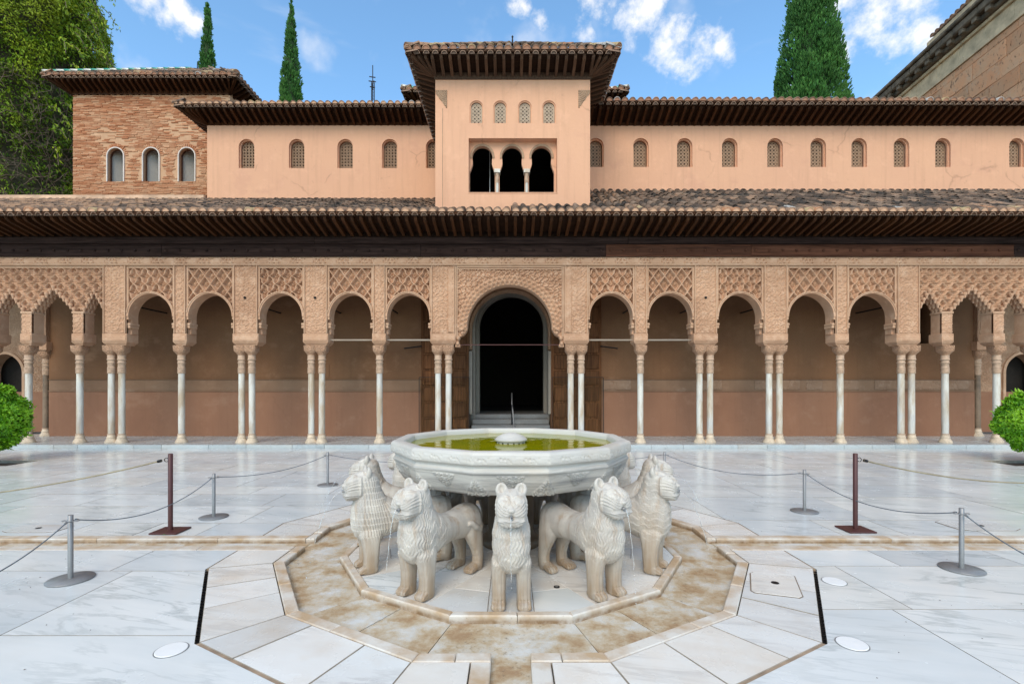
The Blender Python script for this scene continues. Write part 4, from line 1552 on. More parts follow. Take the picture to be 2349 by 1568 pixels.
# --- stalactite bays at both ends
for sgn in (-1, 1):
    if sgn < 0: bays = [(-13.82, -13.125, 4), (-12.855, -11.75, 6), (-11.47, -10.93, 4)]
    else: bays = [(10.95, 11.56, 4), (11.84, 12.945, 6), (13.215, 13.86, 4)]
    x0, x1 = bays[0][0] - .2 * (sgn < 0), bays[-1][1] + .2 * (sgn > 0)
    bot = [(x0, 3.64)] if sgn < 0 else []
    lobes = []
    for (a, b, n) in bays:
        c, r = (a + b) / 2, (b - a) / 2
        ap = 4.14 if n == 4 else 4.24
        step = []
        for i in range(n):
            fx0, fx1 = 1 - i / n, 1 - (i + 1) / n
            z0_, z1_ = 3.64 + (ap - 3.64) * (i / n) ** .95, 3.64 + (ap - 3.64) * ((i + 1) / n) ** .95
            for q in range(1, 6):
                t = q / 5 * math.pi / 2
                step.append((fx0 - (fx0 - fx1) * (1 - math.cos(t)), z0_ + (z1_ - z0_) * math.sin(t)))
            lobes.append((c - r * fx0, z0_, r / n)); lobes.append((c + r * fx0, z0_, r / n))
        left = [(c - r * fx, z) for fx, z in step]; right = [(c + r * fx, z) for fx, z in reversed(step)]
        lobes.append((c, ap, r / n))
        bot += [(a, 3.64)] + left + right[1:] + [(b, 3.64)]
    if sgn > 0: bot += [(x1, 3.64)]
    outer = bot + [(x1, 4.863), (x0, 4.863)]
    sp = MB().plate(outer, [], YF + .131, YB).obj('spandrel', M['stucco'], arcade)
    bx = np.array([p[0] for p in bot]); bz = np.array([p[1] for p in bot])
    o = np.argsort(bx, kind='stable')
    relief('lattice_panel', x0 + .01, x1 - .01, 3.64, 4.80, YF + .130, trefoil_h(x0, 4.80 - .222 * 6 + .05), M['stucco'], sp, .0125, lambda X, Z, bx=bx[o], bz=bz[o]: Z > np.interp(X, bx, bz) + .035)
    MB().box(x0, x1, YF + .012, YF + .14, 4.80, 4.862).obj('panel_frame', M['stucco_plain'], sp)
    drop = MB()
    drop.lathe([(.004, -.085), (.022, -.075), (.03, -.05), (.024, -.03), (.04, .0), (.052, .04), (.045, .075), (.01, .09)], 10)
    dm = drop.mesh('muqarnas_cell'); dm.materials.append(M['stucco'])
    for (lx, lz, s) in lobes:
        for (yy, k) in ((YF + .045, 1.0), (YF + .17, .95), (YF + .28, .9)):
            q = link('muqarnas_cell', dm, sp); q.location = (lx, yy, lz + .03); q.scale = (max(.8, s / .085), 1.1, 1.0)

# --- frieze, beams
relief('inscription_frieze', -14.6, 14.6, 4.90, 5.052, YF - .0, lambda X, Z: .055 * np.maximum(script_h(X, Z, .62, 4.905, .145, .055), .8 * np.clip(1 - np.minimum(Z - 4.90, 5.052 - Z) / .010, 0, 1)), M['stucco'], arcade, .0125)
MB().box(-14.6, 14.6, YF - .05, YB, 4.866, 4.899).obj('cornice_strip', M['stucco_plain'], arcade)
MB().box(-14.6, 14.6, YF - .052, YB, 5.053, 5.072).obj('cornice_strip', M['stucco_plain'], arcade)
MB().box(-14.6, 14.6, YF + .02, YB, 4.90, 5.052).obj('frieze_core', M['stucco'], arcade)
segs = [(-14.8, -9.3, 'beam_black'), (-9.3, -2.4, 'beam_black'), (-2.4, 2.53, 'beam_black'), (2.53, 6.4, 'beam_brown'), (6.4, 13.4, 'beam_brown'), (13.4, 14.9, 'beam_black')]
stud = MB().lathe([(.038, 0), (.036, .018), (.024, .034), (.006, .04)], 8).mesh('stud')
stud_o = []
for a, b, m in segs:
    bm_ = MB().cbox(a + .002, b - .002, 12.86, 13.34, 5.082, 5.40, .01).obj('carved_beam', M[m], arcade)
    mb = MB()
    mb.cbox(a + .003, b - .003, 12.845, 12.859, 5.085, 5.12, .004); mb.cbox(a + .003, b - .003, 12.845, 12.859, 5.36, 5.397, .004)
    mb.obj('beam_moulding', M[m], bm_)
    st = stud.copy(); st.materials.append(M[m])
    x = a + .12
    while x < b - .05:
        q = link('stud', st, bm_); q.location = (x, 12.858, 5.24); q.rotation_euler = (R(90), 0, 0)
        x += .36
MB().box(-14.9, 14.95, 12.80, 13.30, 5.576, 5.80).obj('wall_plate', M['board'], arcade)
for a, b in ((-14.8, -5.2), (-5.2, 3.1), (3.1, 14.9)):
    MB().cbox(a + .002, b - .002, 12.77, 13.33, 5.405, 5.575, .012).obj('upper_beam', M['beam_black'], arcade)
for x0, x1 in ((-4.92, -3.70), (-3.37, -2.14), (2.07, 3.32), (3.65, 4.92)):
    MB().cbox(x0 - .02, x1 + .02, YC - .025, YC + .025, 2.865, 2.905, .005).obj('tie_beam', M['tie'], arcade)
for x in (-10.62, -7.11, -5.25, -3.5, 3.46, 5.22, 7.09, 10.65):
    MB().tube([(x, 13.28, 3.885), (x, 14.95, 3.885)], .022, 8).obj('iron_tie', M['iron'], arcade)
for x, z in ((-7.13, 4.0), (-5.25, 4.0), (5.22, 4.0)):
    MB().lathe([(.035, 0), (.035, .012), (.02, .03)], 10).obj('bolt', M['iron'], arcade)
    o = arcade.children[-1] if False else bpy.data.objects[[k for k in bpy.data.objects.keys() if k.startswith('bolt')][-1]]
    o.location = (x, YF - .012, z); o.rotation_euler = (R(90), 0, 0)

# ================================================================== GALLERY WALL
YW = 14.9
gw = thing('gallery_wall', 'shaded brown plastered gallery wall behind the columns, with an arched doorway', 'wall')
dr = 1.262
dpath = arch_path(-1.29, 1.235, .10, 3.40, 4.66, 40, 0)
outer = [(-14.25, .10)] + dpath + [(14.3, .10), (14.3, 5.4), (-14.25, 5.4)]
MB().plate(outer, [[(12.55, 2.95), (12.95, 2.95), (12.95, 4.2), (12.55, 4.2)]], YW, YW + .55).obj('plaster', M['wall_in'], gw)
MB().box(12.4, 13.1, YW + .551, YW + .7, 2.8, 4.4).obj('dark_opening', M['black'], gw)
for a, b in ((-14.24, -2.78), (2.80, 14.29)):
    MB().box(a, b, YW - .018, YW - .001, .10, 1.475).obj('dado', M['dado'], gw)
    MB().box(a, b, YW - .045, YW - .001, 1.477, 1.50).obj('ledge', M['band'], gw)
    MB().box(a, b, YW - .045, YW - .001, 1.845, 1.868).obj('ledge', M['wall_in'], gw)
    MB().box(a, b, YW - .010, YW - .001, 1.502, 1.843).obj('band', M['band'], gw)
for a, b in ((2.85, 3.7), (5.9, 6.5), (7.5, 8.9), (10.0, 10.7), (11.2, 14.1), (9.1, 9.6)):
    relief('inscription', a, b, 1.525, 1.825, YW - .011, lambda X, Z, a=a: .020 * np.maximum(script_h(X, Z, .55, 1.54, .27, .05),   .4 * arabesque(X, Z, 24)), M['insc'], gw, .0135, None, .008)
MB().box(-7.05, -5.6, YW - .012, YW - .001, 1.90, 2.32).obj('plaster_patch', M['wall_in'], gw)
for a, b in ((-2.76, -1.30), (1.245, 2.78)):
    d = MB().box(a, b, YW - .055, YW - .005, .11, 4.72).obj('door', M['door'], gw)
    tag(d, 'open door leaf folded flat against the wall')
    nx, nz = 3, 9
    for i in range(nx):
        for j in range(nz):
            x0 = a + .07 + (b - a - .10) * i / nx; x1 = a + .03 + (b - a - .10) * (i + 1) / nx
            z0 = .2 + 4.42 * j / nz; z1 = .2 + 4.42 * (j + 1) / nz - .06
            MB().cbox(x0, x1, YW - .085, YW - .056, z0, z1, .02).obj('panel', M['door'], d)
# arched passage behind the doorway, each arch a little narrower
def portal(y0, y1, r, top, spring_in, mat, wide, name):
    p = arch_path(-r - .01, r + .05, .1, top - r, top, 36, 0)
    o = [(-wide, .1)] + p + [(wide, .1), (wide, 5.4), (-wide, 5.4)]
    return MB().plate(o, [], y0, y1).obj(name, M[mat], gw)
portal(YW + .56, YW + .95, 1.13, 4.70, 0, 'grey_arch', 3.0, 'inner_arch')
portal(YW + 1.35, YW + 1.7, 1.05, 4.68, 0, 'grey_arch', 3.0, 'inner_arch')
mb = MB(); ring_strip(mb, arch_path(-1.285, 1.23, 2.78, 3.40, 4.655, 40, 0), -.06, YW + .18, YW + .5); mb.obj('door_archivolt', M['stucco_carved'], gw)
mb = MB()
for s in (-1, 1):
    mb.box(s * 1.24 - .06 - .02, s * 1.24 + .06 - .02, YW + .02, YW + .5, .78, 2.72)
mb.obj('door_jamb', M['grey_arch'], gw)
mb = MB()
for i, (y, z) in enumerate(((14.45, .27), (14.80, .44), (15.15, .60), (15.5, .74))):
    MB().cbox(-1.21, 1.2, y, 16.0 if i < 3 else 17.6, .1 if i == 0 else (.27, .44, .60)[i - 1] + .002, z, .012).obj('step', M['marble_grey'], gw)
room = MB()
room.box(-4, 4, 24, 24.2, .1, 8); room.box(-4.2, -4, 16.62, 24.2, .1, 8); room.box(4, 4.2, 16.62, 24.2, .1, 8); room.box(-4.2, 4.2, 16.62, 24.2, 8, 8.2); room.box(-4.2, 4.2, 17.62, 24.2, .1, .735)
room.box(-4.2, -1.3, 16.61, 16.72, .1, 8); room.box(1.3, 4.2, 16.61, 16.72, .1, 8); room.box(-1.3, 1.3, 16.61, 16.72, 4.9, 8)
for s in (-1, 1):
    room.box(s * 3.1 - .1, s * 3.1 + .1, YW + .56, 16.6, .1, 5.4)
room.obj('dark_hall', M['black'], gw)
MB().box(-14.6, 14.6, 13.31, YW - .001, 5.30, 5.36).obj('ceiling', M['board'], gw)
for s, x0 in ((-1, -14.36), (1, 14.41)):
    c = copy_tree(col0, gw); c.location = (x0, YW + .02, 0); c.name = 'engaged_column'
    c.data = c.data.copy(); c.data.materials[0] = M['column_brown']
    MB().cbox(x0 - .2, x0 + .2, YW - .18, YW + .3, 2.735, 3.0, .01).obj('impost', M['stucco'], gw)
    MB().box(x0 - .13, x0 + .13, YW - .12, YW + .3, 3.0, 5.3).obj('pilaster', M['stucco_carved'], gw)
    # end wall beyond with a dark arched opening
    ca = -17.05 if s < 0 else 17.25
    p = arch_path(ca - .58, ca + .58, .1, 2.1, 2.72, 24)
    oo = [(min(x0, x0 + s * 7), .1)] + p + [(max(x0, x0 + s * 7), .1), (max(x0, x0 + s * 7), 5.4), (min(x0, x0 + s * 7), 5.4)]
    MB().plate(oo, [], 16.3, 16.7).obj('end_wall', M['stucco_carved'], gw)
    mb = MB(); ring_strip(mb, p, .09, 16.26, 16.3); mb.obj('archivolt', M['stucco_plain'], gw)
    MB().box(ca - .8, ca + .8, 16.9, 17.0, .1, 3).obj('dark_opening', M['black'], gw)
    MB().box(min(x0, x0 + s * 7), max(x0, x0 + s * 7), 13.4, 16.3, 5.3, 5.36).obj('ceiling', M['board'], gw)
    MB().tube([(s * 2.74, YW - .11, 2.86), (s * 3.23, YW - .3, 2.775)], .02, 8).obj('door_stay', M['iron'], gw)
    MB().box(min(x0 + s * .2, x0 + s * 7), max(x0 + s * .2, x0 + s * 7), 16.28, 16.299, .1, 1.45).obj('dado', M['dado'], gw)
for s, lb in ((-1, 'clear glass guard before the left carved door leaf'), (1, 'clear glass guard before the right carved door leaf')):
    a, b = (-2.79, -1.27) if s < 0 else (1.25, 2.81)
    g = thing('glass_barrier', lb, 'glass barrier', ((a + b) / 2, 14.68, .1), 0, 'glass guards at the door')
    w = (b - a) / 2
    MB().box(-w, w, -.005, .005, .005, 1.80).obj('pane', M['glass'], g)
    MB().box(-w, w, -.008, .008, 1.80, 1.815).obj('top_rail', M['iron'], g)
    for e in (-1, 1): MB().box(e * w - .009, e * w + .009, -.009, .009, 0, 1.80).obj('post', M['iron'], g)
hr = thing('handrail', 'slim metal handrail in the middle of the doorway steps', 'handrail', (.03, 14.95, .44))
MB().tube([(0, .1, 0), (0, .1, .62)], .022, 8).obj('post', M['iron'], hr)
MB().tube([(0, 1.2, .3), (0, 1.2, .95)], .022, 8).obj('post', M['iron'], hr)
MB().tube([(.07, -.4, -.1), (.03, .1, .40), (.0, .1, .64), (0, 1.2, .97)], .02, 8).obj('rail', M['steel'], hr)

# ================================================================== ROOFS
def tile_mesh(name, r0, r1, L, mats, plug=True, n=7, rec=.012):
    mb = MB()
    v = []
    for (y, r) in ((0, r0), (L, r1)):
        for i in range(n + 1):
            t = math.pi * i / n
            v.append((-r * math.cos(t), y, r * math.sin(t) * 1.02))
    th = .016
    for i in range(n + 1):
        t = math.pi * i / n
        v.append((-(r0 - th) * math.cos(t), 0, (r0 - th) * math.sin(t)))
    m = n + 1
    f = [(i, i + 1, m + i + 1, m + i) for i in range(n)] + [(2 * m + i, 2 * m + i + 1, i + 1, i) for i in range(n)]
    mb.add(v, f, 0, True)
    pv = [(-(r0 - th) * math.cos(math.pi * i / n), rec, (r0 - th) * math.sin(math.pi * i / n)) for i in range(n + 1)]
    mb.add(pv, [tuple(range(n, -1, -1))], 1)
    # rim joins the plug
    o = [(-(r0 - th) * math.cos(math.pi * i / n), 0, (r0 - th) * math.sin(math.pi * i / n)) for i in range(n + 1)]
    mb.add(o + pv, [(i, m + i, m + i + 1, i + 1) for i in range(n)], 1)
    me = mb.mesh(name)
    for q in mats: me.materials.append(q)
    return me


T_PEACH = tile_mesh('roof_tile', .097, .080, .42, (M['tile_eave'], M['plug']))
T_RED = tile_mesh('roof_tile', .100, .082, .42, (M['tile_eave'], M['plug_red']))
T_PLAIN = tile_mesh('roof_tile', .088, .073, .40, (M['tile'], M['under']))
M['under_dark'] = mat_plain('dark_tile_mouth', (.13, .085, .06), .9, 0, .3)
T_UNDER = tile_mesh('under_tile', .080, .07, .30, (M['under'], M['under_dark']), rec=.02)
T_GREEN = tile_mesh('hip_tile', .10, .085, .40, (M['glaze_green'], M['glaze_green']))
T_WHITE = tile_mesh('hip_tile', .10, .085, .40, (M['glaze_white'], M['glaze_white']))
T_HIP = tile_mesh('hip_tile', .11, .09, .40, (M['tile_eave'], M['plug_red']))


def rafter_mesh(name, mat, w=.075, h=.115):
    """unit length along +y from the wall; the outer end is rounded off like a carved bracket"""
    mb = MB()
    prof = [(0, 0), (.86, 0), (.93, .02), (.97, .05), (1.0, .085), (1.0, h), (0, h)]
    v = [(-w / 2, y, z) for y, z in prof] + [(w / 2, y, z) for y, z in prof]
    n = len(prof)
    f = [(i, n + i, n + (i + 1) % n, (i + 1) % n)[::-1] for i in range(n)] + [tuple(range(n)), tuple(range(2 * n - 1, n - 1, -1))]
    mb.add(v, f)
    me = mb.mesh(name); me.materials.append(mat)
    return me


RAF = {k: rafter_mesh('rafter', M[k]) for k in ('wood', 'wood_grey')}


def orient(d, up=Vector((0, 0, 1))):
    d = d.normalized(); s = d.cross(up).normalized(); u = s.cross(d).normalized()
    return Matrix((s, d, u)).transposed()


def eave(parent, A, B, o, z_in, z_out, z_tile, slope, pitch, wood, tile, ca=False, cb=False, skip=None, board='board', fascia='wood', dip=.14, over=.09, both=True):
    """eave along wall line A->B (outward is to the right of travel); ca/cb: mitred corner at that end"""
    A, B = Vector(A), Vector(B)
    t = (B - A).normalized(); n = Vector((t.y, -t.x))
    A2 = A + n * o - (t * o if ca else t * 0); B2 = B + n * o + (t * o if cb else t * 0)
    h = .118
    mb = MB()
    v = [(A.x, A.y, z_in + h), (B.x, B.y, z_in + h), (B2.x, B2.y, z_out + h), (A2.x, A2.y, z_out + h)]
    v += [(p[0], p[1], p[2] + .03) for p in v]
    mb.add(v, [(0, 1, 2, 3), (7, 6, 5, 4), (0, 4, 5, 1), (1, 5, 6, 2), (2, 6, 7, 3), (3, 7, 4, 0)])
    mb.obj('soffit_board', M[board], parent)
    mb = MB()
    q0 = A2 + n * .02; q1 = B2 + n * .02
    mb.bar((q0.x, q0.y, z_out + h + .02), (q1.x, q1.y, z_out + h + .02), .04, .075)
    mb.obj('fascia', M[fascia], parent)
    L = (B - A).length
    k = max(1, int(round(L / pitch)))
    for i in range(k + 1):
        p = A + t * (L * i / k)
        if skip and skip(p): continue
        d = Vector((n.x * o, n.y * o, z_out - z_in))
        r = link('rafter', RAF[wood], parent)
        m3 = orient(d)
        r.matrix_local = Matrix.Translation((p.x, p.y, z_in + .002)) @ m3.to_4x4() @ Matrix.Diagonal((1, d.length * .97, 1, 1))
    for flag, cpt, sg in ((ca, A, -1), (cb, B, 1)):
        if not flag: continue
        m = max(1, int(o / pitch + .5))
        for i in range(1, m + 1):
            e = cpt + n * o + t * sg * o * i / (m + .0) * .96
            d = Vector((e.x - cpt.x, e.y - cpt.y, z_out - z_in))
            r = link('rafter', RAF[wood], parent)
            st = .12
            r.matrix_local = Matrix.Translation(Vector((cpt.x, cpt.y, z_in + .002)) + d * st) @ orient(d).to_4x4() @ Matrix.Diagonal((.85, d.length * (.97 - st), 1, 1))
    # tiles along the edge
    Le = (B2 - A2).length
    k = max(1, int(round(Le / pitch)))
    rz = math.atan2(-n.y, -n.x) - math.pi / 2          # local +y points up the slope (inwards)
    for i in range(k + 1):
        p = A2 + t * (Le * i / k) + n * over
        if skip and skip(p): continue
        for kind in (('c', 'u') if both else ('c',)):
            me = tile if kind == 'c' else T_UNDER
            q = link('roof_tile' if kind == 'c' else 'under_tile', me, parent)
            b = p - n * (.015 if kind == 'c' else .055) + t * rng.uniform(-.008, .008)
            q.location = (b.x, b.y, z_tile + (.075 if kind == 'c' else -.012) + rng.uniform(-.006, .006))
            q.rotation_euler = (math.atan(slope) * (.75 if kind == 'c' else .35) + rng.uniform(-.02, .02), rng.uniform(-.03, .03), rz + rng.uniform(-.02, .02))


_n = 6
_t = np.linspace(0, np.pi, _n)
TPL = []
for (yy, r) in ((0, .088), (.40, .072)):
    for a in _t: TPL.append((-r * math.cos(a), yy, r * math.sin(a)))
for a in _t: TPL.append((-.072 * math.cos(a), 0.0, .072 * math.sin(a)))
TPL = np.array(TPL)
TPF = np.array([(i, i + 1, _n + i + 1, _n + i) for i in range(_n - 1)] + [(2 * _n + i, 2 * _n + i + 1, i + 1, i) for i in range(_n - 1)])


def tile_field(parent, A, B, rz, slope, z0, rows, pitch, rowstep, inside, objs=0, bias=None, hollow=0):
    """rows of cover tiles above an eave line A->B (both xy), climbing along local +y rotated by rz; first objs tiles are parts, the rest one mass"""
    A, B = Vector(A), Vector(B)
    t = (B - A).normalized(); L = (B - A).length
    up = Vector((-math.sin(rz), math.cos(rz)))
    sl = math.atan(slope)
    k = int(round(L / pitch))
    Vs, Fs, at = [], [], []
    o = 0; made = 0
    for r in range(rows):
        for i in range(k + 1):
            p = A + t * (L * i / k) + up * (r * rowstep)
            z = z0 + slope * r * rowstep
            if not inside(p.x, p.y): continue
            jz = rng.uniform(-.008, .010); jr = rng.uniform(-.05, .05); jx = rng.uniform(-.012, .012); ja = rng.uniform(-.03, .05)
            val = rng.random()
            if bias: val = bias(p.x, p.y, val)
            if made < objs:
                q = link('roof_tile', T_PLAIN, parent)
                q.location = (p.x + t.x * jx, p.y + t.y * jx, z + jz + .03)
                q.rotation_euler = (sl + ja - .05, 0, rz + jr)
                made += 1
                continue
            m = (Matrix.Rotation(rz + jr, 3, 'Z') @ Matrix.Rotation(sl + ja - .05, 3, 'X'))
            W = TPL @ np.array(m).T + np.array((p.x + t.x * jx, p.y + t.y * jx, z + jz + .03))
            Vs.append(W); Fs.append(TPF + o); o += len(TPL); at += [val] * len(TPF)
    if Vs:
        f = np_obj('tile_field', np.concatenate(Vs), np.concatenate(Fs), M['tile_field'], parent, True, at)
        f['kind'] = 'stuff'


def quad_sheet(parent, name, pts, th, mat):
    n = len(pts)
    v = list(pts) + [(p[0], p[1], p[2] - th) for p in pts]
    f = [tuple(range(n)), tuple(range(2 * n - 1, n - 1, -1))] + [(i, n + i, n + (i + 1) % n, (i + 1) % n) for i in range(n)]
    return MB().add(v, f).obj(name, M[mat], parent)


# --- gallery roof
YE = 11.93
groof = thing('gallery_roof', 'long low roof of mottled clay tiles on dark wooden rafters over the arcade', 'roof')
eave(groof, (-13.9, 12.76), (13.9, 12.76), 12.76 - YE, 5.585, 5.765, 5.845, .5, .226, 'wood', T_PEACH)
ZR = 5.96
SL, SRR = .448, .583
quad_sheet(groof, 'roof_deck', [(-18.2, YE + .04, ZR - .03), (-.02, YE + .04, ZR - .03), (-.02, 16.65, ZR + SL * (16.65 - YE) - .03), (-18.2, 16.65, ZR + SL * (16.65 - YE) - .03)], .05, 'roofbed')
quad_sheet(groof, 'roof_deck', [(0, YE + .04, ZR - .03), (17.2, YE + .04, ZR - .03), (17.2, 14.85, ZR + SRR * (14.85 - YE) - .03), (0, 14.85, ZR + SRR * (14.85 - YE) - .03)], .05, 'roofbed')


def in_l(x, y): return not (x > -2.05 and y > 12.72)


def bias_l(x, y, v):
    return min(.87, v * .78 + .36 * min(1, max(0, (-x - 7.5) / 5)) + .03)


tile_field(groof, (-17.97, YE + .22), (-.116, YE + .22), 0, SL, ZR + .1 * SL, 16, .226, .29, in_l, 62, bias_l)
tile_field(groof, (.11, YE + .22), (16.834, YE + .22), 0, SRR, ZR + .1 * SRR, 10, .226, .29, lambda x, y: not (x < 2.14 and y > 12.72), 62, bias_l)
# mortar and ridge tiles where the roof ends before the brick tower
MB().box(-18.2, -10.5, 16.5, 16.8, 8.02, 8.17).obj('ridge_mortar', M['ridge'], groof)
for i in range(18):
    q = link('ridge_tile', T_PLAIN, groof); q.location = (-18.0 + i * .42 + rng.uniform(-.05, .05), 16.62, 8.13); q.rotation_euler = (rng.uniform(-.05, .05), 0, R(-90))
MB().box(-18.2, -10.45, 16.4, 16.7, 7.5, 8.02).obj('ridge_wall', M['ridge'], groof)

# ------------------------------------------------------------------ windows with pierced lattices
def star_lattice(w, h, y0=0, y1=.03, cell=.105, bw=.0115):
    """arched pierced screen, centred on x, foot at z=0: eight-rayed stars between bars"""
    mb = MB()
    r = w / 2
    def ok(x, z): return abs(x) <= r and z >= 0 and (z <= h - r or (x * x + (z - h + r) ** 2) <= r * r)
    nx = int(w / cell) + 1; nz = int(h / cell) + 1
    for i in range(-nx, nx + 1):
        for j in range(-1, nz + 2):
            cx_, cz_ = i * cell, j * cell
            for k in range(4):
                a = math.pi / 4 * k + .39
                for sg in (-1, 1):
                    p = Vector((cx_ + sg * .018 * math.cos(a), cz_ + sg * .018 * math.sin(a))); q = Vector((cx_ + sg * .066 * math.cos(a), cz_ + sg * .066 * math.sin(a)))
                    if ok(*p) and ok(*q): mb.bar((p.x, y0 + .012, p.y), (q.x, y0 + .012, q.y), .02, bw * .8, (0, 1, 0))
            c8 = [(cx_ + .026 * math.cos(math.pi / 4 * k), cz_ + .026 * math.sin(math.pi / 4 * k)) for k in range(8)]
            for k in range(8):
                a, b = c8[k], c8[(k + 1) % 8]
                if ok(*a) and ok(*b): mb.bar((a[0], y0 + .01, a[1]), (b[0], y0 + .01, b[1]), .02, bw * .8, (0, 1, 0))
            for (dx, dz) in ((1, 0), (0, 1)):
                a = (cx_ + .052 * (dz - dx) / 1.0, cz_ + .052 * (dx - dz)); 
                p, q = (cx_ + cell / 2 * dx - .03 * dz, cz_ + cell / 2 * dz - .03 * dx), (cx_ + cell / 2 * dx + .03 * dz, cz_ + cell / 2 * dz + .03 * dx)
                if ok(*p) and ok(*q): mb.bar((p[0], y0 + .014, p[1]), (q[0], y0 + .014, q[1]), .02, bw, (0, 1, 0))
    pth = arch_path(-r, r, 0, h - r, h, 16, 0)
    ring_strip(mb, pth, -.022, y0 - .004, y1)
    mb.bar((-r, y0 + .012, .008), (r, y0 + .012, .008), .024, .02, (0, 1, 0))
    return mb


M['lattice'] = mat_plain('stucco_lattice', (.36, .23, .145), .85, 0, .2, 5)
M['lattice_pale'] = mat_plain('pale_stucco_lattice', (.47, .36, .26), .85, 0, .2, 5)


def arch_hole(c, w, z0, h):
    p = arch_path(c - w / 2, c + w / 2, z0, z0 + h - w / 2, z0 + h, 18, 0)
    return p


def windows(parent, xs, w, z0, h, yw, lat, depth=.16, thick=.4):
    """recessed arched windows; the wall is given the holes separately"""
    for x in xs:
        f = MB()
        ring_strip(f, arch_path(x - w / 2, x + w / 2, z0, z0 + h - w / 2, z0 + h, 18, 0), -.03, yw + depth * .45, yw + depth * .8)
        fo = f.obj('window', M['wall_out'], parent)
        l = link('lattice', lat, fo); l.location = (x + .0, yw + depth, z0 + .01)
        MB().box(x - w / 2 - .03, x + w / 2 + .03, yw + thick + .001, yw + thick + .05, z0 - .03, z0 + h + .03).obj('dark_backing', M['black'], fo)


# ------------------------------------------------------------------ left wing
def wing(label, x0, x1, yw, zb, zt, xs, w, z0, h, o, ze, zt_tile, ca, tile):
    t = thing('palace_wing', label, 'building')
    MB().plate([(x0, zb), (x1, zb), (x1, zt + .16), (x0, zt + .16)], [arch_hole(x, w, z0, h) for x in xs], yw, yw + .4).obj('wall', M['wall_out'], t)
    MB().box(x0, x1, yw - .02, yw - .002, zt - .05, zt + .15).obj('wall_plate', M['wood'], t)
    lm = star_lattice(w - .10, h - .06).mesh('lattice'); lm.materials.append(M['lattice'])
    windows(t, xs, w, z0, h, yw, lm)
    eave(t, (x0, yw), (x1, yw), o, zt - .06, ze, zt_tile, .5, .23, 'wood', tile, ca, False)
    if ca:
        eave(t, (x0, yw + 5), (x0, yw), o, zt - .06, ze, zt_tile, .5, .23, 'wood', tile, False, True)
        MB().box(x0, x0 + .35, yw + .401, yw + 6, zb, zt + .1).obj('wall', M['wall_out'], t)
    e = yw - o
    quad_sheet(t, 'roof_deck', [(x0 - (o if ca else 0), e, zt_tile + .09), (x1, e, zt_tile + .09), (x1, yw + 4, zt_tile + .09 + .42 * (o + 4)), (x0 + (3.3 if ca else 0), yw + 4, zt_tile + .09 + .42 * (o + 4))], .05, 'roofbed')
    if ca:
        quad_sheet(t, 'roof_deck', [(x0 - o, e + 6, zt_tile + .085), (x0 - o, e, zt_tile + .085), (x0 + 3.3, yw + 4, zt_tile + .085 + .42 * (o + 4)), (x0 + 3.3, yw + 6, zt_tile + .085 + .42 * (o + 4))], .05, 'roofbed')
    return t


YL = 16.6
fl = lambda px: (px - 1172) * YL / 1108
wing('salmon plastered upper wing beside the brick tower, five lattice windows', -10.44, 2.0, YL, 7.6, 10.64, [fl(p) for p in (565.5, 680.5, 792, 894, 995)], .535, 1.6 + (888 - 385.5) * YL / 1108, 1.0, .63, 10.80, 10.86, True, T_PEACH)
YR = 14.8
fr_ = lambda px: (px - 1172) * YR / 1108
wing('salmon plastered upper wing below the big cypress, long row of lattice windows', 1.5, 16.8, YR, 7.2, 9.655, [fr_(p) for p in (1367, 1470, 1570.5, 1674, 1778, 1877, 1971, 2068, 2163, 2333)], .475, 1.6 + (888 - 383) * YR / 1108, .885, .63, 9.83, 9.885, False, T_RED)

# ------------------------------------------------------------------ mirador
YM = 12.75
mir = thing('mirador_tower', 'salmon plastered central tower with a triple arched balcony window under a deep wooden eave', 'tower')
fm = lambda px: (px - 1172) * YM / 1108
zm = lambda py: 1.6 + (888 - py) * YM / 1108
X0, X1 = -1.995, 2.09
bx0, bx1, bz0, bz1 = fm(1075), fm(1278), zm(441), zm(317)
small = [fm(p) for p in (1093, 1147.5, 1204, 1259.5)]
MB().plate([(X0, 6.2), (X1, 6.2), (X1, 9.93), (X0, 9.93)], [[(bx0, bz0), (bx1, bz0), (bx1, bz1), (bx0, bz1)]] + [arch_hole(x, .36, zm(282.5), .60) for x in small], YM, YM + .32).obj('wall', M['wall_out'], mir)
for (a, b) in ((X0, X0 + .32), (X1 - .32, X1)):
    MB().box(a, b, YM + .321, YM + 4.0, 6.2, 9.9).obj('side_wall', M['wall_out'], mir)
lm = star_lattice(.29, .545, cell=.098).mesh('lattice'); lm.materials.append(M['lattice_pale'])
windows(mir, small, .36, zm(282.5), .60, YM, lm, .07, .32)
# inner screen with three horseshoe arches
ac = [fm(1106.5), fm(1174.5), fm(1243)]
pts = [(bx0 + .001, bz0)]
ac = [fm(1105.3), fm(1174.6), fm(1243.2)]
for c in ac:
    hw, r = .338, .271
    zc_, z1_, z2_ = zm(351.2), zm(368), zm(387)
    low_ = [(c - hw, bz0), (c - hw, z2_), (c - hw + .03, z2_ + .06), (c - .27, z1_ - .04), (c - .258, z1_)]
    arc_ = [(c - r * math.cos(math.pi * i / 24), zc_ + r * 1.03 * math.sin(math.pi * i / 24)) for i in range(-2, 27)]
    pts += low_ + arc_ + [(2 * c - a, b) for a, b in reversed(low_)]
pts += [(bx1 - .001, bz0), (bx1 - .001, bz1 - .001), (bx0 + .001, bz1 - .001)]
MB().plate(pts, [], YM + .205, YM + .319).obj('arched_screen', M['wall_out'], mir)
for c in ac:
    mb = MB(); ring_strip(mb, [(c - .272 * math.cos(math.pi * i / 22), zm(351.2) + .281 * math.sin(math.pi * i / 22)) for i in range(-1, 24)], .055, YM + .185, YM + .2)
    mb.obj('brick_arch', M['lattice'], mir)
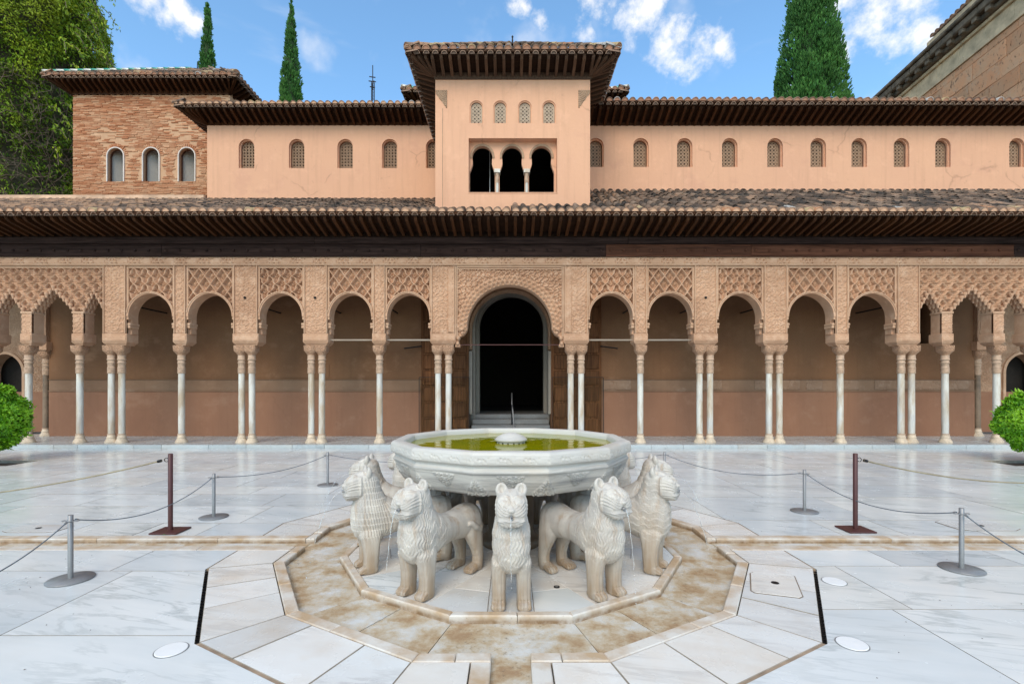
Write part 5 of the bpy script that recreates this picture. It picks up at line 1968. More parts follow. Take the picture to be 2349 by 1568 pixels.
for c in ((ac[0] + ac[1]) / 2, (ac[1] + ac[2]) / 2):
    col = MB().lathe([(.043, bz0 + .0), (.043, bz0 + .32)], 14, c, YM + .20).obj('balcony_column', M['column'], mir)
    MB().lathe([(.044, bz0 + .321), (.052, bz0 + .34), (.043, bz0 + .37), (.052, bz0 + .40), (.044, bz0 + .43), (.046, bz0 + .50), (.066, bz0 + .575)], 14, c, YM + .20).obj('capital', M['column_top'], col)
    MB().cbox(c - .082, c + .082, YM + .12, YM + .33, bz0 + .58, bz0 + .68, .006).obj('impost', M['column'], col)
MB().cbox(bx0 - .02, bx1 + .02, YM - .012, YM + .31, bz0 - .03, bz0 + .0, .006).obj('sill', M['wall_out'], mir)
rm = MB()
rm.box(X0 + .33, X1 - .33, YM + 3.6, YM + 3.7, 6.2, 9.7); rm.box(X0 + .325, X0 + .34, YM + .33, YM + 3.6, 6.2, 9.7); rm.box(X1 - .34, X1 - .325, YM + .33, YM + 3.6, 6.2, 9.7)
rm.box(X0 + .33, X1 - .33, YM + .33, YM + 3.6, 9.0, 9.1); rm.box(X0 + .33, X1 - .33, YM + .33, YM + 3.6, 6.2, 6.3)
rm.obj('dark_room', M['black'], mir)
mb = MB()
for s, c in ((-1, -.75), (1, .80)):
    ring_strip(mb, arch_path(c - .33, c + .33, 6.5, 7.55, 7.9, 16, 0), .035, YM + 3.55, YM + 3.6)
mb.obj('inner_arch', M['wood_grey'], mir)
MB().box(-.62, -.60, YM + 1.2, YM + 1.22, 6.3, 8.9).obj('curtain_edge', M['white'], mir)
# carved corner spandrels
for s, xc in ((-1, X0), (1, X1)):
    def sp_h(X, Z, xc=xc, s=s):
        a = (X - xc) * -s; b = 9.42 - Z          # from the corner inwards, downwards
        m = (b < .44 - .42 * ((a - .29) / -.29) ** .6 * 0) & (a < .30)
        cur = (a / .30 > ((b - .03) / .46)) if False else (b < .05 + 1.35 * a + .03 * np.sin(a * 60))
        fr = np.clip(1 - np.abs(a - .285) / .012, 0, 1) + np.clip(1 - np.abs(b - .012) / .012, 0, 1)
        body = np.clip(1.2 * np.abs(np.sin(np.hypot(a - .3, b) * 62)) * np.abs(np.cos(a * 70 - b * 40)) ** .4, 0, 1)
        return .001 + .022 * np.maximum(np.where(cur, body, 0), fr)
    a, b = (xc + .01, xc + .31) if s < 0 else (xc - .31, xc - .01)
    relief('corner_spandrel', a, b, 8.97, 9.43, YM - .001, sp_h, M['lattice'], mir, .008, lambda X, Z, xc=xc, s=s: ((9.42 - Z) < .06 + 1.35 * (X - xc) * -s) | ((X - xc) * -s > .27), .004)
MB().box(X0 + .185, X0 + .20, YM - .006, YM - .001, 6.3, 8.95).obj('downpipe_groove', M['lattice'], mir)
O = .59
eave(mir, (X0, YM), (X1, YM), O, 9.76, 9.94, 9.985, .62, .231, 'wood_grey', T_RED, True, True, None, 'board', 'wood_grey')
eave(mir, (X0, YM + 3.6), (X0, YM), O, 9.76, 9.94, 9.985, .62, .231, 'wood_grey', T_RED, False, True, None, 'board', 'wood_grey')
eave(mir, (X1, YM), (X1, YM + 3.6), O, 9.76, 9.94, 9.985, .62, .231, 'wood_grey', T_RED, True, False, None, 'board', 'wood_grey')
MB().box(X0 - .03, X1 + .03, YM - .03, YM - .002, 9.71, 9.90).obj('wall_plate', M['wood_grey'], mir)
ex0, ex1, ey0, ey1 = X0 - O, X1 + O, YM - O, YM + 4.5
ap_ = ((X0 + X1) / 2, YM + 2.05, 12.06)
for a, b in (((ex0, ey0), (ex1, ey0)), ((ex1, ey0), (ex1, ey1)), ((ex1, ey1), (ex0, ey1)), ((ex0, ey1), (ex0, ey0))):
    quad_sheet(mir, 'roof_deck', [(a[0], a[1], 10.09), (b[0], b[1], 10.09), ap_], .04, 'roofbed')
slm = (12.06 - 10.09) / (ap_[1] - ey0)
tile_field(mir, (ex0, ey0 + .25), (ex1, ey0 + .25), 0, slm, 10.09 + .27 * slm, 9, .231, .29, lambda x, y: abs(x - ap_[0]) < (ap_[1] - y) * 1.0 + .0 and y < ap_[1])
for (c0, flip) in (((ex0, ey0), 1), ((ex1, ey0), -1)):
    d = Vector((ap_[0] - c0[0], ap_[1] - c0[1], ap_[2] - 10.12)); m3 = orient(d)
    n = int(d.length / .33)
    for i in range(n):
        q = link('hip_tile', T_HIP if i < 2 else T_PLAIN, mir)
        q.matrix_local = Matrix.Translation(Vector((c0[0], c0[1], 10.16)) + d * ((i * .33 - .06) / d.length)) @ m3.to_4x4()
mb = MB(); mb.lathe([(.11, 0), (.07, .06), (.03, .1), (.02, .25), (.035, .28), (.0, .33)], 10); fin = mb.obj('finial', M['iron'], mir); fin.location = (ap_[0], ap_[1], 12.05)

# ------------------------------------------------------------------ brick tower
YT = 18.3
bt = thing('brick_tower', 'weathered red brick tower with three arched openings and a green and white tiled hip', 'tower')
TX0, TX1 = -16.58, -10.65
zt_, zb_ = 12.70, 7.4
ft = lambda px: (px - 1172) * YT / 1108
ztt = lambda py: 1.6 + (888 - py) * YT / 1108
bw = [ft(266), ft(347.5), ft(429.5)]
ww, wz0, wh = .60, ztt(417), 1.27
holes = [arch_hole(x, ww, wz0, wh) for x in bw]
MB().plate([(TX0, zb_), (TX1, zb_), (TX1, zt_ + .14), (TX0, zt_ + .14)], holes, YT, YT + .18).obj('wall', M['brick_mortar'], bt)
for a in (TX0, TX1 - .4): MB().box(a, a + .4, YT + .181, YT + 6, zb_, zt_ + .1).obj('side_wall', M['brick_mortar'], bt)


def build_bricks():
    Vs, Fs, at = [], [], []
    o = 0
    z = zb_ + .3; row = 0
    while z < zt_ - .1:
        hgt = rng.uniform(.027, .036)
        x = TX0 + .002 - (0 if row % 2 else .14)
        while x < TX1:
            L = rng.uniform(.20, .31)
            a, b = max(x, TX0 + .002), min(x + L - .012, TX1 - .002)
            mid = (a + b) / 2
            free = b - a > .03
            for c in bw:
                if abs(mid - c) < ww / 2 + .17 and wz0 - .02 < z < wz0 + wh + .03: 
                    if abs(mid - c) < ww / 2 + .055 + (b - a) / 2 and z < wz0 + wh - ww / 2: free = False
                    if z >= wz0 + wh - ww / 2 and math.hypot(mid - c, z - (wz0 + wh - ww / 2)) < ww / 2 + .17: free = False
            gone = math.sin(mid * 1.3 + 2) * math.sin(z * 2.1 + mid) + rng.uniform(-.5, .5)
            if z > 11.7: gone += .5 * (z - 11.7)
            if free and gone < .74:
                d = rng.uniform(.006, .032); zz0 = z + rng.uniform(-.004, .004); zz1 = zz0 + hgt
                Vs += [(a, YT - d, zz0), (b, YT - d, zz0 + rng.uniform(-.005, .005)), (b, YT - d, zz1), (a, YT - d, zz1), (a, YT, zz0), (b, YT, zz0), (b, YT, zz1), (a, YT, zz1)]
                for f in ((0, 1, 2, 3), (0, 4, 5, 1), (3, 2, 6, 7), (0, 3, 7, 4), (1, 5, 6, 2)): Fs.append([i + o for i in f])
                at += [rng.random()] * 5; o += 8
            x += L
        z += hgt + rng.uniform(.012, .022); row += 1
    # radial bricks over the openings
    for c in bw:
        for i in range(17):
            t = math.pi * (i + .5) / 17
            r0, r1 = ww / 2 + .05, ww / 2 + .17
            cz0 = wz0 + wh - ww / 2
            w = .018
            dx, dz = math.cos(t), math.sin(t)
            d = rng.uniform(.015, .035)
            q = [(c + dx * r0 + dz * w, cz0 + dz * r0 - dx * w), (c + dx * r1 + dz * w * 1.4, cz0 + dz * r1 - dx * w * 1.4), (c + dx * r1 - dz * w * 1.4, cz0 + dz * r1 + dx * w * 1.4), (c + dx * r0 - dz * w, cz0 + dz * r0 + dx * w)]
            Vs += [(p[0], YT - d, p[1]) for p in q] + [(p[0], YT, p[1]) for p in q]
            for f in ((0, 1, 2, 3), (0, 4, 5, 1), (1, 5, 6, 2), (2, 6, 7, 3), (3, 7, 4, 0)): Fs.append([k + o for k in f])
            at += [rng.random()] * 5; o += 8
    f = np_obj('brick_courses', Vs, Fs, M['brick'], bt, False, at)
    f['kind'] = 'stuff'


build_bricks()
for c in bw:
    mb = MB(); p = arch_path(c - ww / 2, c + ww / 2, wz0, wz0 + wh - ww / 2, wz0 + wh, 20, 0)
    ring_strip(mb, p, .034, YT - .045, YT - .001)
    w = mb.obj('window', M['white_frame'], bt)
    mb = MB(); ring_strip(mb, p, -.035, YT + .10, YT + .14); mb.box(c - ww / 2, c + ww / 2, YT + .10, YT + .14, wz0 - .0, wz0 + .03)
    mb.obj('wooden_frame', M['beam_brown'], w)
    mb = MB()      # splayed pale reveal behind the opening
    mb.add([(c - ww / 2 - .02, YT + .182, wz0 - .02), (c - ww / 2 - .02, YT + .182, wz0 + wh + .02), (c + .14, YT + .62, wz0 + wh + .02), (c + .14, YT + .62, wz0 - .02)], [(0, 1, 2, 3)])
    mb.add([(c - ww / 2 - .02, YT + .182, wz0 + wh + .02), (c + ww / 2 + .3, YT + .182, wz0 + wh + .02), (c + ww / 2 + .3, YT + .9, wz0 + wh + .02), (c - ww / 2, YT + .9, wz0 + wh + .02)], [(0, 1, 2, 3)])
    mb.add([(c - ww / 2 - .02, YT + .182, wz0 - .02), (c + ww, YT + .182, wz0 - .02), (c + ww, YT + .9, wz0 - .02), (c - ww / 2, YT + .9, wz0 - .02)], [(0, 1, 2, 3)])
    mb.obj('splayed_reveal', M['grey_reveal'], w)
    MB().box(c + .12, c + 1.0, YT + .9, YT + .92, wz0 - .1, wz0 + wh + .1).obj('dark_room', M['black'], w)
OT = .55
MB().box(TX0, TX1, YT - .06, YT - .045, zt_ - .04, zt_ + .12).obj('wall_plate', M['wood'], bt)
eave(bt, (TX0, YT), (TX1, YT), OT, zt_ - .05, 12.93, 12.965, .6, .228, 'wood', T_RED, True, True)
eave(bt, (TX1, YT), (TX1, YT + 6), OT, zt_ - .05, 12.93, 12.965, .6, .228, 'wood', T_RED, True, False)
eave(bt, (TX0, YT + 6), (TX0, YT), OT, zt_ - .05, 12.93, 12.965, .6, .228, 'wood', T_RED, False, True)
ex0, ex1, ey0, ey1 = TX0 - OT, TX1 + OT, YT - OT, YT + 6.5
apx = (-13.6, 20.95, 15.32)
for a, b in (((ex0, ey0), (ex1, ey0)), ((ex1, ey0), (ex1, ey1)), ((ex1, ey1), (ex0, ey1)), ((ex0, ey1), (ex0, ey0))):
    quad_sheet(bt, 'roof_deck', [(a[0], a[1], 13.07), (b[0], b[1], 13.07), apx], .04, 'roofbed')
slt = (15.32 - 13.07) / (apx[1] - ey0)
tile_field(bt, (ex0, ey0 + .22), (ex1, ey0 + .22), 0, slt, 13.07 + .24 * slt, 10, .228, .29, lambda x, y: abs(x - apx[0]) < (apx[1] - y) * (ex1 - ex0) / 2 / (apx[1] - ey0) - .12)
tile_field(bt, (ex1 - .22, ey0), (ex1 - .22, ey1), R(90), slt, 13.07 + .24 * slt, 7, .228, .29, lambda x, y: abs(y - apx[1]) < (x - apx[0]) * .95 - .25)
for (c0, mode) in (((ex0, ey0), 'glaze'), ((ex1, ey0), 'clay')):
    d = Vector((apx[0] - c0[0], apx[1] - c0[1], apx[2] - 13.1)); m3 = orient(d)
    n = int(d.length / .21) - 1 if mode == 'glaze' else int(d.length / .30) - 3
    for i in range(n):
        q = link('hip_tile', (T_GREEN if i % 2 else T_WHITE) if mode == 'glaze' else (T_HIP if i < 2 else T_PLAIN), bt)
        st = .21 if mode == 'glaze' else .30
        q.matrix_local = Matrix.Translation(Vector((c0[0], c0[1], 13.16)) + d * ((i * st - .05) / d.length)) @ m3.to_4x4() @ Matrix.Diagonal((1.15, .62 if mode == 'glaze' else 1, 1, 1))
MB().lathe([(.05, 0), (.02, .1), (.012, .4)], 8).obj('finial', M['iron'], bt).location = apx

# ------------------------------------------------------------------ lantern roof behind the mirador
lt = thing('lantern_roof', 'wide hipped roof with green and white hip tiles peeping out on both sides behind the central tower', 'roof')
LX0, LX1, LY = -3.45, 3.75, 18.2
eave(lt, (LX0, LY), (LX1, LY), .5, 12.2, 12.36, 12.40, .5, .23, 'wood', T_RED, True, True)
eave(lt, (LX0, LY + 6), (LX0, LY), .5, 12.2, 12.36, 12.40, .5, .23, 'wood', T_RED, False, True)
eave(lt, (LX1, LY), (LX1, LY + 6), .5, 12.2, 12.36, 12.40, .5, .23, 'wood', T_RED, True, False)
MB().box(LX0, LX1, LY, LY + 6, 9, 12.25).obj('wall', M['wall_out'], lt)
apl = ((LX0 + LX1) / 2, LY + 3.2, 14.15)
lx0, lx1, ly0, ly1 = LX0 - .5, LX1 + .5, LY - .5, LY + 6.9
for a, b in (((lx0, ly0), (lx1, ly0)), ((lx1, ly0), (lx1, ly1)), ((lx1, ly1), (lx0, ly1)), ((lx0, ly1), (lx0, ly0))):
    quad_sheet(lt, 'roof_deck', [(a[0], a[1], 12.5), (b[0], b[1], 12.5), apl], .04, 'roofbed')
for c0 in ((lx0, ly0), (lx1, ly0)):
    d = Vector((apl[0] - c0[0], apl[1] - c0[1], apl[2] - 12.53)); m3 = orient(d)
    for i in range(int(d.length / .3)):
        q = link('hip_tile', T_GREEN if i % 2 else T_WHITE, lt)
        q.matrix_local = Matrix.Translation(Vector((c0[0], c0[1], 12.58)) + d * ((i * .3 - .05) / d.length)) @ m3.to_4x4()

# ------------------------------------------------------------------ tall stone palace at the right
pal = thing('stone_palace', 'tall wall of pitted brown stone blocks under a dark cornice at the upper right', 'building')
A0 = Vector((22.92, 18.0)); dirw = Vector((.1045, .9945)); nin = Vector((dirw.y, -dirw.x))    # inwards is +x
ZC = 18.55
def wp(s, dep, z): 
    p = A0 + dirw * s + nin * dep
    return (p.x, p.y, z)
def wbox(s0, s1, d0, d1, z0, z1, c=.02):
    mb = MB().cbox(s0, s1, d0, d1, z0, z1, c)
    mb.v = [wp(v[0], v[1], v[2]) for v in mb.v]
    return mb
wbox(-.5, 24, .12, .9, 4, ZC, .001).obj('wall_core', M['mortar'], pal)
blk = {}
z = 8.0; row = 0
while z < ZC - .3:
    hgt = min(rng.choice([.72, .80, .88]), ZC - z)
    s = -.4 - (row % 2) * .7
    while s < 24:
        L = rng.uniform(1.1, 2.1)
        # dark rectangular opening
        op = (s < 11.75 and s + L > 10.55 and z < 15.6 and z + hgt > 14.0)
        if not op:
            wbox(s + .006, s + L - .006, rng.uniform(.0, .03), .14, z + .006, z + hgt - .006, .018).obj('stone_block', M['ashlar'], pal)
        s += L
    z += hgt; row += 1
wbox(10.45, 11.85, .16, .3, 13.9, 15.7, .001).obj('dark_opening', M['black'], pal)
for i in range(16):
    s = -.5 + i * 1.55
    wbox(s + .004, s + 1.546, -.06, .2, ZC, ZC + .30, .012).obj('architrave_block', M['cornice_pale'], pal)
    wbox(s + .304, s + 1.846, -.02, .2, ZC + .30, ZC + .95, .012).obj('frieze_block', M['cornice_pale'], pal)
    wbox(s + .004, s + 1.546, -.16, .2, ZC + .95, ZC + 1.13, .03).obj('cornice_block', M['cornice_pale'], pal)
    wbox(s + .304, s + 1.846, -.34, .2, ZC + 1.13, ZC + 1.38, .05).obj('cornice_block', M['cornice'], pal)
    wbox(s + .004, s + 1.546, -.62, .2, ZC + 1.38, ZC + 1.78, .06).obj('cornice_block', M['cornice'], pal)
    wbox(s + .204, s + 1.746, -.74, .2, ZC + 1.78, ZC + 2.0, .05).obj('cornice_block', M['cornice'], pal)
s = -.4
while s < 24:
    wbox(s, s + .30, -.56, -.2, ZC + 1.16, ZC + 1.40, .03).obj('modillion', M['cornice'], pal); s += .78
wbox(-.5, 9.4, -.35, .6, ZC + 2.0, ZC + 2.55, .03).obj('parapet', M['cornice_pale'], pal)
for i in range(28):
    q = link('roof_tile', T_RED, pal); p = wp(-.3 + i * .34, -.42, ZC + 2.58); q.location = p; q.rotation_euler = (.3, 0, R(-96)); q.scale = (1.5, 1.5, 1.5)

# ------------------------------------------------------------------ antenna
an = thing('antenna_mast', 'thin lattice radio mast rising behind the roof left of the central tower', 'antenna', ((855 - 1172) * 60 / 1108, 60, 0))
zz = lambda py: 1.6 + (888 - py) * 60 / 1108
mb = MB()
for i in range(3):
    a = 2 * math.pi * i / 3
    mb.tube([(.22 * math.cos(a), .22 * math.sin(a), 20), (.2 * math.cos(a), .2 * math.sin(a), zz(190))], .05, 5)
mb.obj('mast', M['iron'], an)
for i in range(14):
    z0 = zz(232) + i * .18
    MB().bar((-.2, 0, z0), (.2, 0, z0 + .2), .05, .05).obj('brace', M['iron'], an)
MB().tube([(0, 0, zz(205)), (0, 0, zz(150))], .055, 6).obj('whip', M['iron'], an)
for py, w in ((186, .5), (176, .42), (199, .35)):
    MB().tube([(-w, 0, zz(py)), (w * .8, 0, zz(py + 2))], .06, 6).obj('arm', M['iron'], an)

# ================================================================== TREES
def leaf_cloud(name, C, D, size, asp, mat, parent, curl=.35, rnd=None, seed=3):
    """quads: centres C, growing directions D (n,3)"""
    g = np.random.default_rng(seed)
    n = len(C)
    D = D / (np.linalg.norm(D, axis=1)[:, None] + 1e-9)
    a = g.normal(size=(n, 3)); side = np.cross(D, a); side /= np.linalg.norm(side, axis=1)[:, None] + 1e-9
    nrm = np.cross(side, D)
    L = size * g.uniform(.7, 1.35, n); W = L * asp * g.uniform(.8, 1.2, n)
    L = L[:, None]; W = W[:, None]
    p0 = C - D * L * .5
    p1 = C + side * W * .5 + nrm * L * curl * .15
    p2 = C + D * L * .5 - nrm * L * curl * .25
    p3 = C - side * W * .5 + nrm * L * curl * .15
    V = np.stack([p0, p1, p2, p3], 1).reshape(-1, 3)
    F = np.arange(n * 4).reshape(-1, 4)
    r = g.random(n) if rnd is None else rnd
    return np_obj(name, V, F, mat, parent, False, r)


def noise3(p, s, seed=0):
    g = np.random.default_rng(seed)
    out = np.zeros(len(p))
    for i in range(7):
        k = g.normal(size=3); k /= np.linalg.norm(k); f = s * g.uniform(.6, 2.2)
        out += np.sin(p @ k * f + g.uniform(0, 6.28)) / 7 ** .5
    return out


def cypress(label, x, y, ztop, zlow, rfun, nclump, per, size, seed, core=.8, cr=.3):
    """upright crown made of many small billows of scale leaves"""
    t = thing('cypress_tree', label, 'tree', (x, y, 0), 0, None)
    g = np.random.default_rng(seed)
    MB().lathe([(.22, 0), (.16, 3), (.12, zlow + 1)], 10).obj('trunk', M['bark'], t)
    hh = np.linspace(zlow, ztop - .2, 40)
    MB().lathe([(max(.02, rfun(z) * core), z) for z in hh], 18).obj('inner_crown', M['crown_core'], t)
    Cs, Ds, rn = [], [], []
    made = 0
    while made < nclump:
        z = g.uniform(zlow, ztop)
        rr = rfun(z)
        if g.random() > rr / rfun(zlow) + .08: continue
        made += 1
        th = g.uniform(0, 2 * np.pi)
        k = cr * g.uniform(.65, 1.25) * min(1, rr / rfun(zlow) * 1.6 + .2)
        rad = max(0.0, rr - k * .55) * g.uniform(.80, 1.06)
        c = np.array([rad * math.cos(th), rad * math.sin(th), z])
        out = np.array([math.cos(th), math.sin(th), .55]); out /= np.linalg.norm(out)
        d = g.normal(size=(per, 3)); d /= np.linalg.norm(d, axis=1)[:, None]
        flip = (d @ out) < -.25
        d[flip] *= -1
        Cs.append(c + d * np.array([.85, .85, 1.45]) * k * (.72 + .28 * g.random((per, 1))))
        Ds.append(d * .55 + np.array([0, 0, .9]) + .25 * out + g.normal(0, .2, (per, 3)))
        tone = g.uniform(-.22, .2)
        rn.append(np.clip(.46 + tone + .20 * (d @ out) + g.normal(0, .10, per), 0, 1))
    leaf_cloud('crown', np.concatenate(Cs), np.concatenate(Ds), size, .4, M['leaf_cypress'], t, .4, np.concatenate(rn), seed)
    return t


def thin(ztop, rmax, L):
    return lambda z: rmax * min(1, max(0.0, (ztop - z) / L)) ** .72 * (.93 + .07 * math.sin(z * 1.3))


cypress('slender dark cypress rising behind the brick tower roof', -18.85, 30, 25.7, 9, thin(25.7, .80, 9.5), 520, 26, .20, 5, .7, .26)
cypress('slender dark cypress standing free against the sky right of the brick tower', -13.65, 30, 25.6, 9, thin(25.6, .76, 7.0), 560, 26, .20, 9, .7, .26)


def big_r(z): return 2.22 * min(1, max(0, (30.0 - z) / 16.5)) ** .8


cypress('broad bushy cypress towering behind the wing on the right', 16.72, 27, 30.0, 8, big_r, 430, 130, .20, 21, .55, .72)

# creeper-grown tree at the left edge
iv = thing('ivy_tree', 'huge creeper-covered tree filling the left edge beside the brick tower', 'tree', (-23.7, 22.3, 0))


def ivy_r(z):
    return np.interp(z, [0, 8, 10, 12, 14, 15.5, 17, 19, 21, 24, 26], [3.7, 3.7, 3.75, 3.7, 3.9, 4.25, 4.3, 4.1, 3.75, 2.6, .5])


def build_ivy():
    g = np.random.default_rng(31)
    MB().lathe([(.6, 0), (.5, 6), (.35, 20)], 12).obj('trunk', M['bark'], iv)
    M['thicket'] = mat_plain('dry_thicket', (.075, .07, .035), .95, 0, .5, 3)
    MB().lathe([(float(ivy_r(z)) * .80, z) for z in np.linspace(0, 25.8, 40)], 22).obj('inner_crown', M['thicket'], iv)
    n = 150000
    z = g.uniform(7, 26, n); th = g.uniform(np.pi * .95, np.pi * 2.25, n)
    rr = ivy_r(z)
    P0 = np.stack([rr * np.cos(th), rr * np.sin(th), z], 1)
    l1 = noise3(P0 * np.array([1, 1, .7]), 1.25, 4); l2 = noise3(P0, 3.4, 6)
    rad = rr * (.93 + .055 * l1 + .03 * l2) + np.abs(g.normal(0, .10, n)) * (g.random(n) < .8) - .22 * g.random(n)
    C = np.stack([rad * np.cos(th), rad * np.sin(th), z], 1)
    dirv = np.stack([np.cos(th), np.sin(th), np.zeros(n)], 1)
    D = dirv * .6 + np.array([0, 0, -.75]) + g.normal(0, .45, (n, 3))
    hgt = np.clip((z - 9) / 9, 0, 1)
    keep = g.random(n) < np.clip(.58 + .4 * hgt + .4 * l1 + .3 * l2, .15, 1)
    C, D = C[keep], D[keep]
    rnd = np.clip(.60 + .26 * l1 - .02 * hgt + .14 * l2 + g.normal(0, .17, n), 0, 1)[keep]
    leaf_cloud('crown', C, D, .155, .42, M['leaf_ivy'], iv, .5, rnd, 8)
    # bare tangled stems showing through lower down
    mb = MB()
    for i in range(1100):
        z0 = 7.6 + 7.5 * g.random() ** 1.4; t0 = g.uniform(np.pi * 1.05, np.pi * 2.2)
        head = g.uniform(-1.6, 1.6)
        pts = []
        zz0, tt = z0, t0
        for k in range(5):
            r_ = float(ivy_r(zz0)) * .955 + g.uniform(-.04, .14)
            pts.append((r_ * math.cos(tt), r_ * math.sin(tt), zz0))
            st = g.uniform(.15, .34)
            zz0 -= st * math.cos(head); tt += st * math.sin(head) / 3.9; head += g.normal(0, .45)
        mb.tube(pts, g.uniform(.005, .013), 4, 0, False)
    mb.obj('stems', M['twig'], iv)
    # loose sprays that hang out against the sky
    mb = MB(); Cs, Ds = [], []
    for i in range(46):
        z0 = g.uniform(12, 21); t0 = g.uniform(-.35, .12)
        r_ = float(ivy_r(z0))
        p = np.array([r_ * math.cos(t0), r_ * math.sin(t0), z0]); v = np.array([math.cos(t0) * .16, math.sin(t0) * .16, .02])
        pts = []
        for k in range(9):
            pts.append(tuple(p)); p = p + v; v = v * .93 + np.array([0, 0, -.035]) + g.normal(0, .012, 3)
            for q in range(3): Cs.append(p + g.normal(0, .06, 3)); Ds.append(np.array([.2, 0, -1]) + g.normal(0, .5, 3))
        mb.tube(pts, .012, 4, 0, False)
    mb.obj('stems', M['twig'], iv)
    leaf_cloud('spray_leaves', np.array(Cs), np.array(Ds), .17, .4, M['leaf_ivy'], iv, .5, None, 12)


build_ivy()


def orange_tree(label, x, y, zc, r, seed):
    t = thing('orange_tree', label, 'tree', (x, y, -.05), 0, 'clipped orange trees')
    g = np.random.default_rng(seed)
    MB().lathe([(.075, 0), (.055, .15), (.05, .6), (.045, zc)], 10).obj('trunk', M['bark'], t)
    mb = MB(); ellipsoid(mb, (0, 0, zc), (r * .8, r * .8, r * .78), None, 16); mb.obj('inner_crown', M['crown_core'], t)
    n = 11000
    d = g.normal(size=(n, 3)); d /= np.linalg.norm(d, axis=1)[:, None]
    lump = noise3(d * r, 6.5, seed) + .6 * noise3(d * r, 14, seed + 1)
    rad = r * (.93 + .075 * lump) * (1 - .22 * g.random(n) ** 2)
    C = d * rad[:, None] + np.array([0, 0, zc])
    D = d * .5 + g.normal(0, .5, (n, 3)) + np.array([0, 0, -.1])
    rnd = np.clip(.5 + .2 * lump + .22 * (d[:, 2]) + g.normal(0, .2, n), 0, 1)
    leaf_cloud('crown', C, D, .115, .5, M['leaf_orange'], t, .5, rnd, seed)
    C2 = C[:260] + d[:260] * .06
    sh = leaf_cloud('shoots', C2, d[:260] + np.array([0, 0, .5]), .10, .42, M['leaf_orange'], t, .4, np.full(260, .95), seed + 3); sh['kind'] = 'stuff'


orange_tree('round clipped orange tree at the left edge of the courtyard', -11.12, 10.2, 1.03, .72, 41)
orange_tree('round clipped orange tree at the right edge of the courtyard', 11.10, 10.2, .97, .69, 47)

# ================================================================== COURTYARD FURNITURE
def stanchion(label, x, y):
    t = thing('stanchion', label, 'stanchion', (x, y, .0), 0, 'steel rope barrier posts')
    MB().lathe([(.158, .002), (.162, .006), (.160, .013), (.03, .016)], 40).obj('base', M['steel'], t)
    MB().lathe([(.019, .015), (.019, .538), (.016, .540), (.016, .52)], 18, cap=True).obj('post', M['steel'], t)
    mb = MB(); mb.lathe([(.0195, .485), (.024, .486), (.024, .494), (.0195, .495)], 16); mb.obj('collar', M['steel'], t)
    for s in (-1, 1):
        pts = [(s * (.022 + .022) + .022 * math.cos(a), .022 * math.sin(a), .49) for a in np.linspace(0, 2 * math.pi, 14)]
        MB().tube(pts, .003, 6, 0, False).obj('ring', M['steel'], t)
    return Vector((x, y, .49))


def hang(label, a, b, sag, r=.0048, mat='cable', name='barrier_cable', group='barrier cables between the steel posts'):
    a, b = Vector(a), Vector(b)
    d = (b - a); d.z = 0; d.normalize()
    a = a + d * .045; b = b - d * .045
    t = thing(name, label, 'rope', (0, 0, 0), 0, group)
    pts = [a.lerp(b, i / 30) + Vector((0, 0, -4 * sag * (i / 30) * (1 - i / 30))) for i in range(31)]
    MB().tube(pts, r, 7).obj('cord', M[mat], t)
    for p, q in ((pts[0], pts[1]), (pts[-1], pts[-2])):
        MB().tube([p, p.lerp(q, .35)], r * 1.9, 8).obj('end_clip', M['steel' if mat == 'cable' else 'iron'], t)
    return t


L1 = stanchion('low steel post nearest the camera on the left', -3.665, 4.02)
L2 = stanchion('low steel post behind the brown post on the left', -3.66, 5.95)
L3 = stanchion('low steel post farthest back on the left, near the lions', -3.0, 7.91)
R1 = stanchion('low steel post nearest the camera on the right', 3.965, 4.25)
R2 = stanchion('low steel post behind the brown post on the right', 3.78, 6.22)
R3 = stanchion('low steel post just beyond the lions on the right', 2.53, 7.95)
K = stanchion('low steel post hidden behind the fountain basin', -.1, 8.6)
hang('grey cable sagging between the two nearest left steel posts', L1, L2, .16)
hang('grey cable sagging between the back two left steel posts', L2, L3, .09)
hang('grey cable running from the far left steel post behind the basin', L3, K, .17)
hang('grey cable leaving the nearest left steel post towards the picture edge', L1, (-3.3, 2.2, .49), .17)
hang('grey cable sagging between the two nearest right steel posts', R2, R1, .16)
hang('grey cable sagging between the back two right steel posts', R3, R2, .13)
hang('grey cable running from behind the basin to the far right steel post', K, R3, .15)
hang('grey cable leaving the nearest right steel post towards the picture edge', R1, (3.6, 2.2, .49), .17)


def brown_post(label, x, y, h, s):
    t = thing('barrier_post', label, 'post', (x, y, 0), R(0), 'tall brown rope posts')
    MB().cbox(-.15, .15, -.13, .13, .002, .018, .004).obj('base_plate', M['maroon'], t)
    MB().lathe([(.024, .018), (.024, h - .004), (.02, h)], 16).obj('post', M['maroon'], t)
    pts = [(s * .045 + .022 * math.cos(a), 0, h - .07 + .022 * math.sin(a)) for a in np.linspace(0, 2 * math.pi, 14)]
    MB().tube(pts, .004, 6, 0, False).obj('hook', M['iron'], t)
    return Vector((x + s * .06, y, h - .08))


BL = brown_post('tall brown iron post on a square plate, on the left', -3.785, 5.37, .865, -1)
BR = brown_post('tall brown iron post on a square plate, on the right', 3.865, 5.42, .86, 1)
hang('tan rope drooping from the left brown post to the left edge', BL, (-7.3, 5.6, .26), .08, .0085, 'rope', 'barrier_rope', 'tan ropes on the brown posts')
hang('tan rope drooping from the right brown post to the right edge', BR, (7.6, 6.2, .42), .13, .0085, 'rope', 'barrier_rope', 'tan ropes on the brown posts')


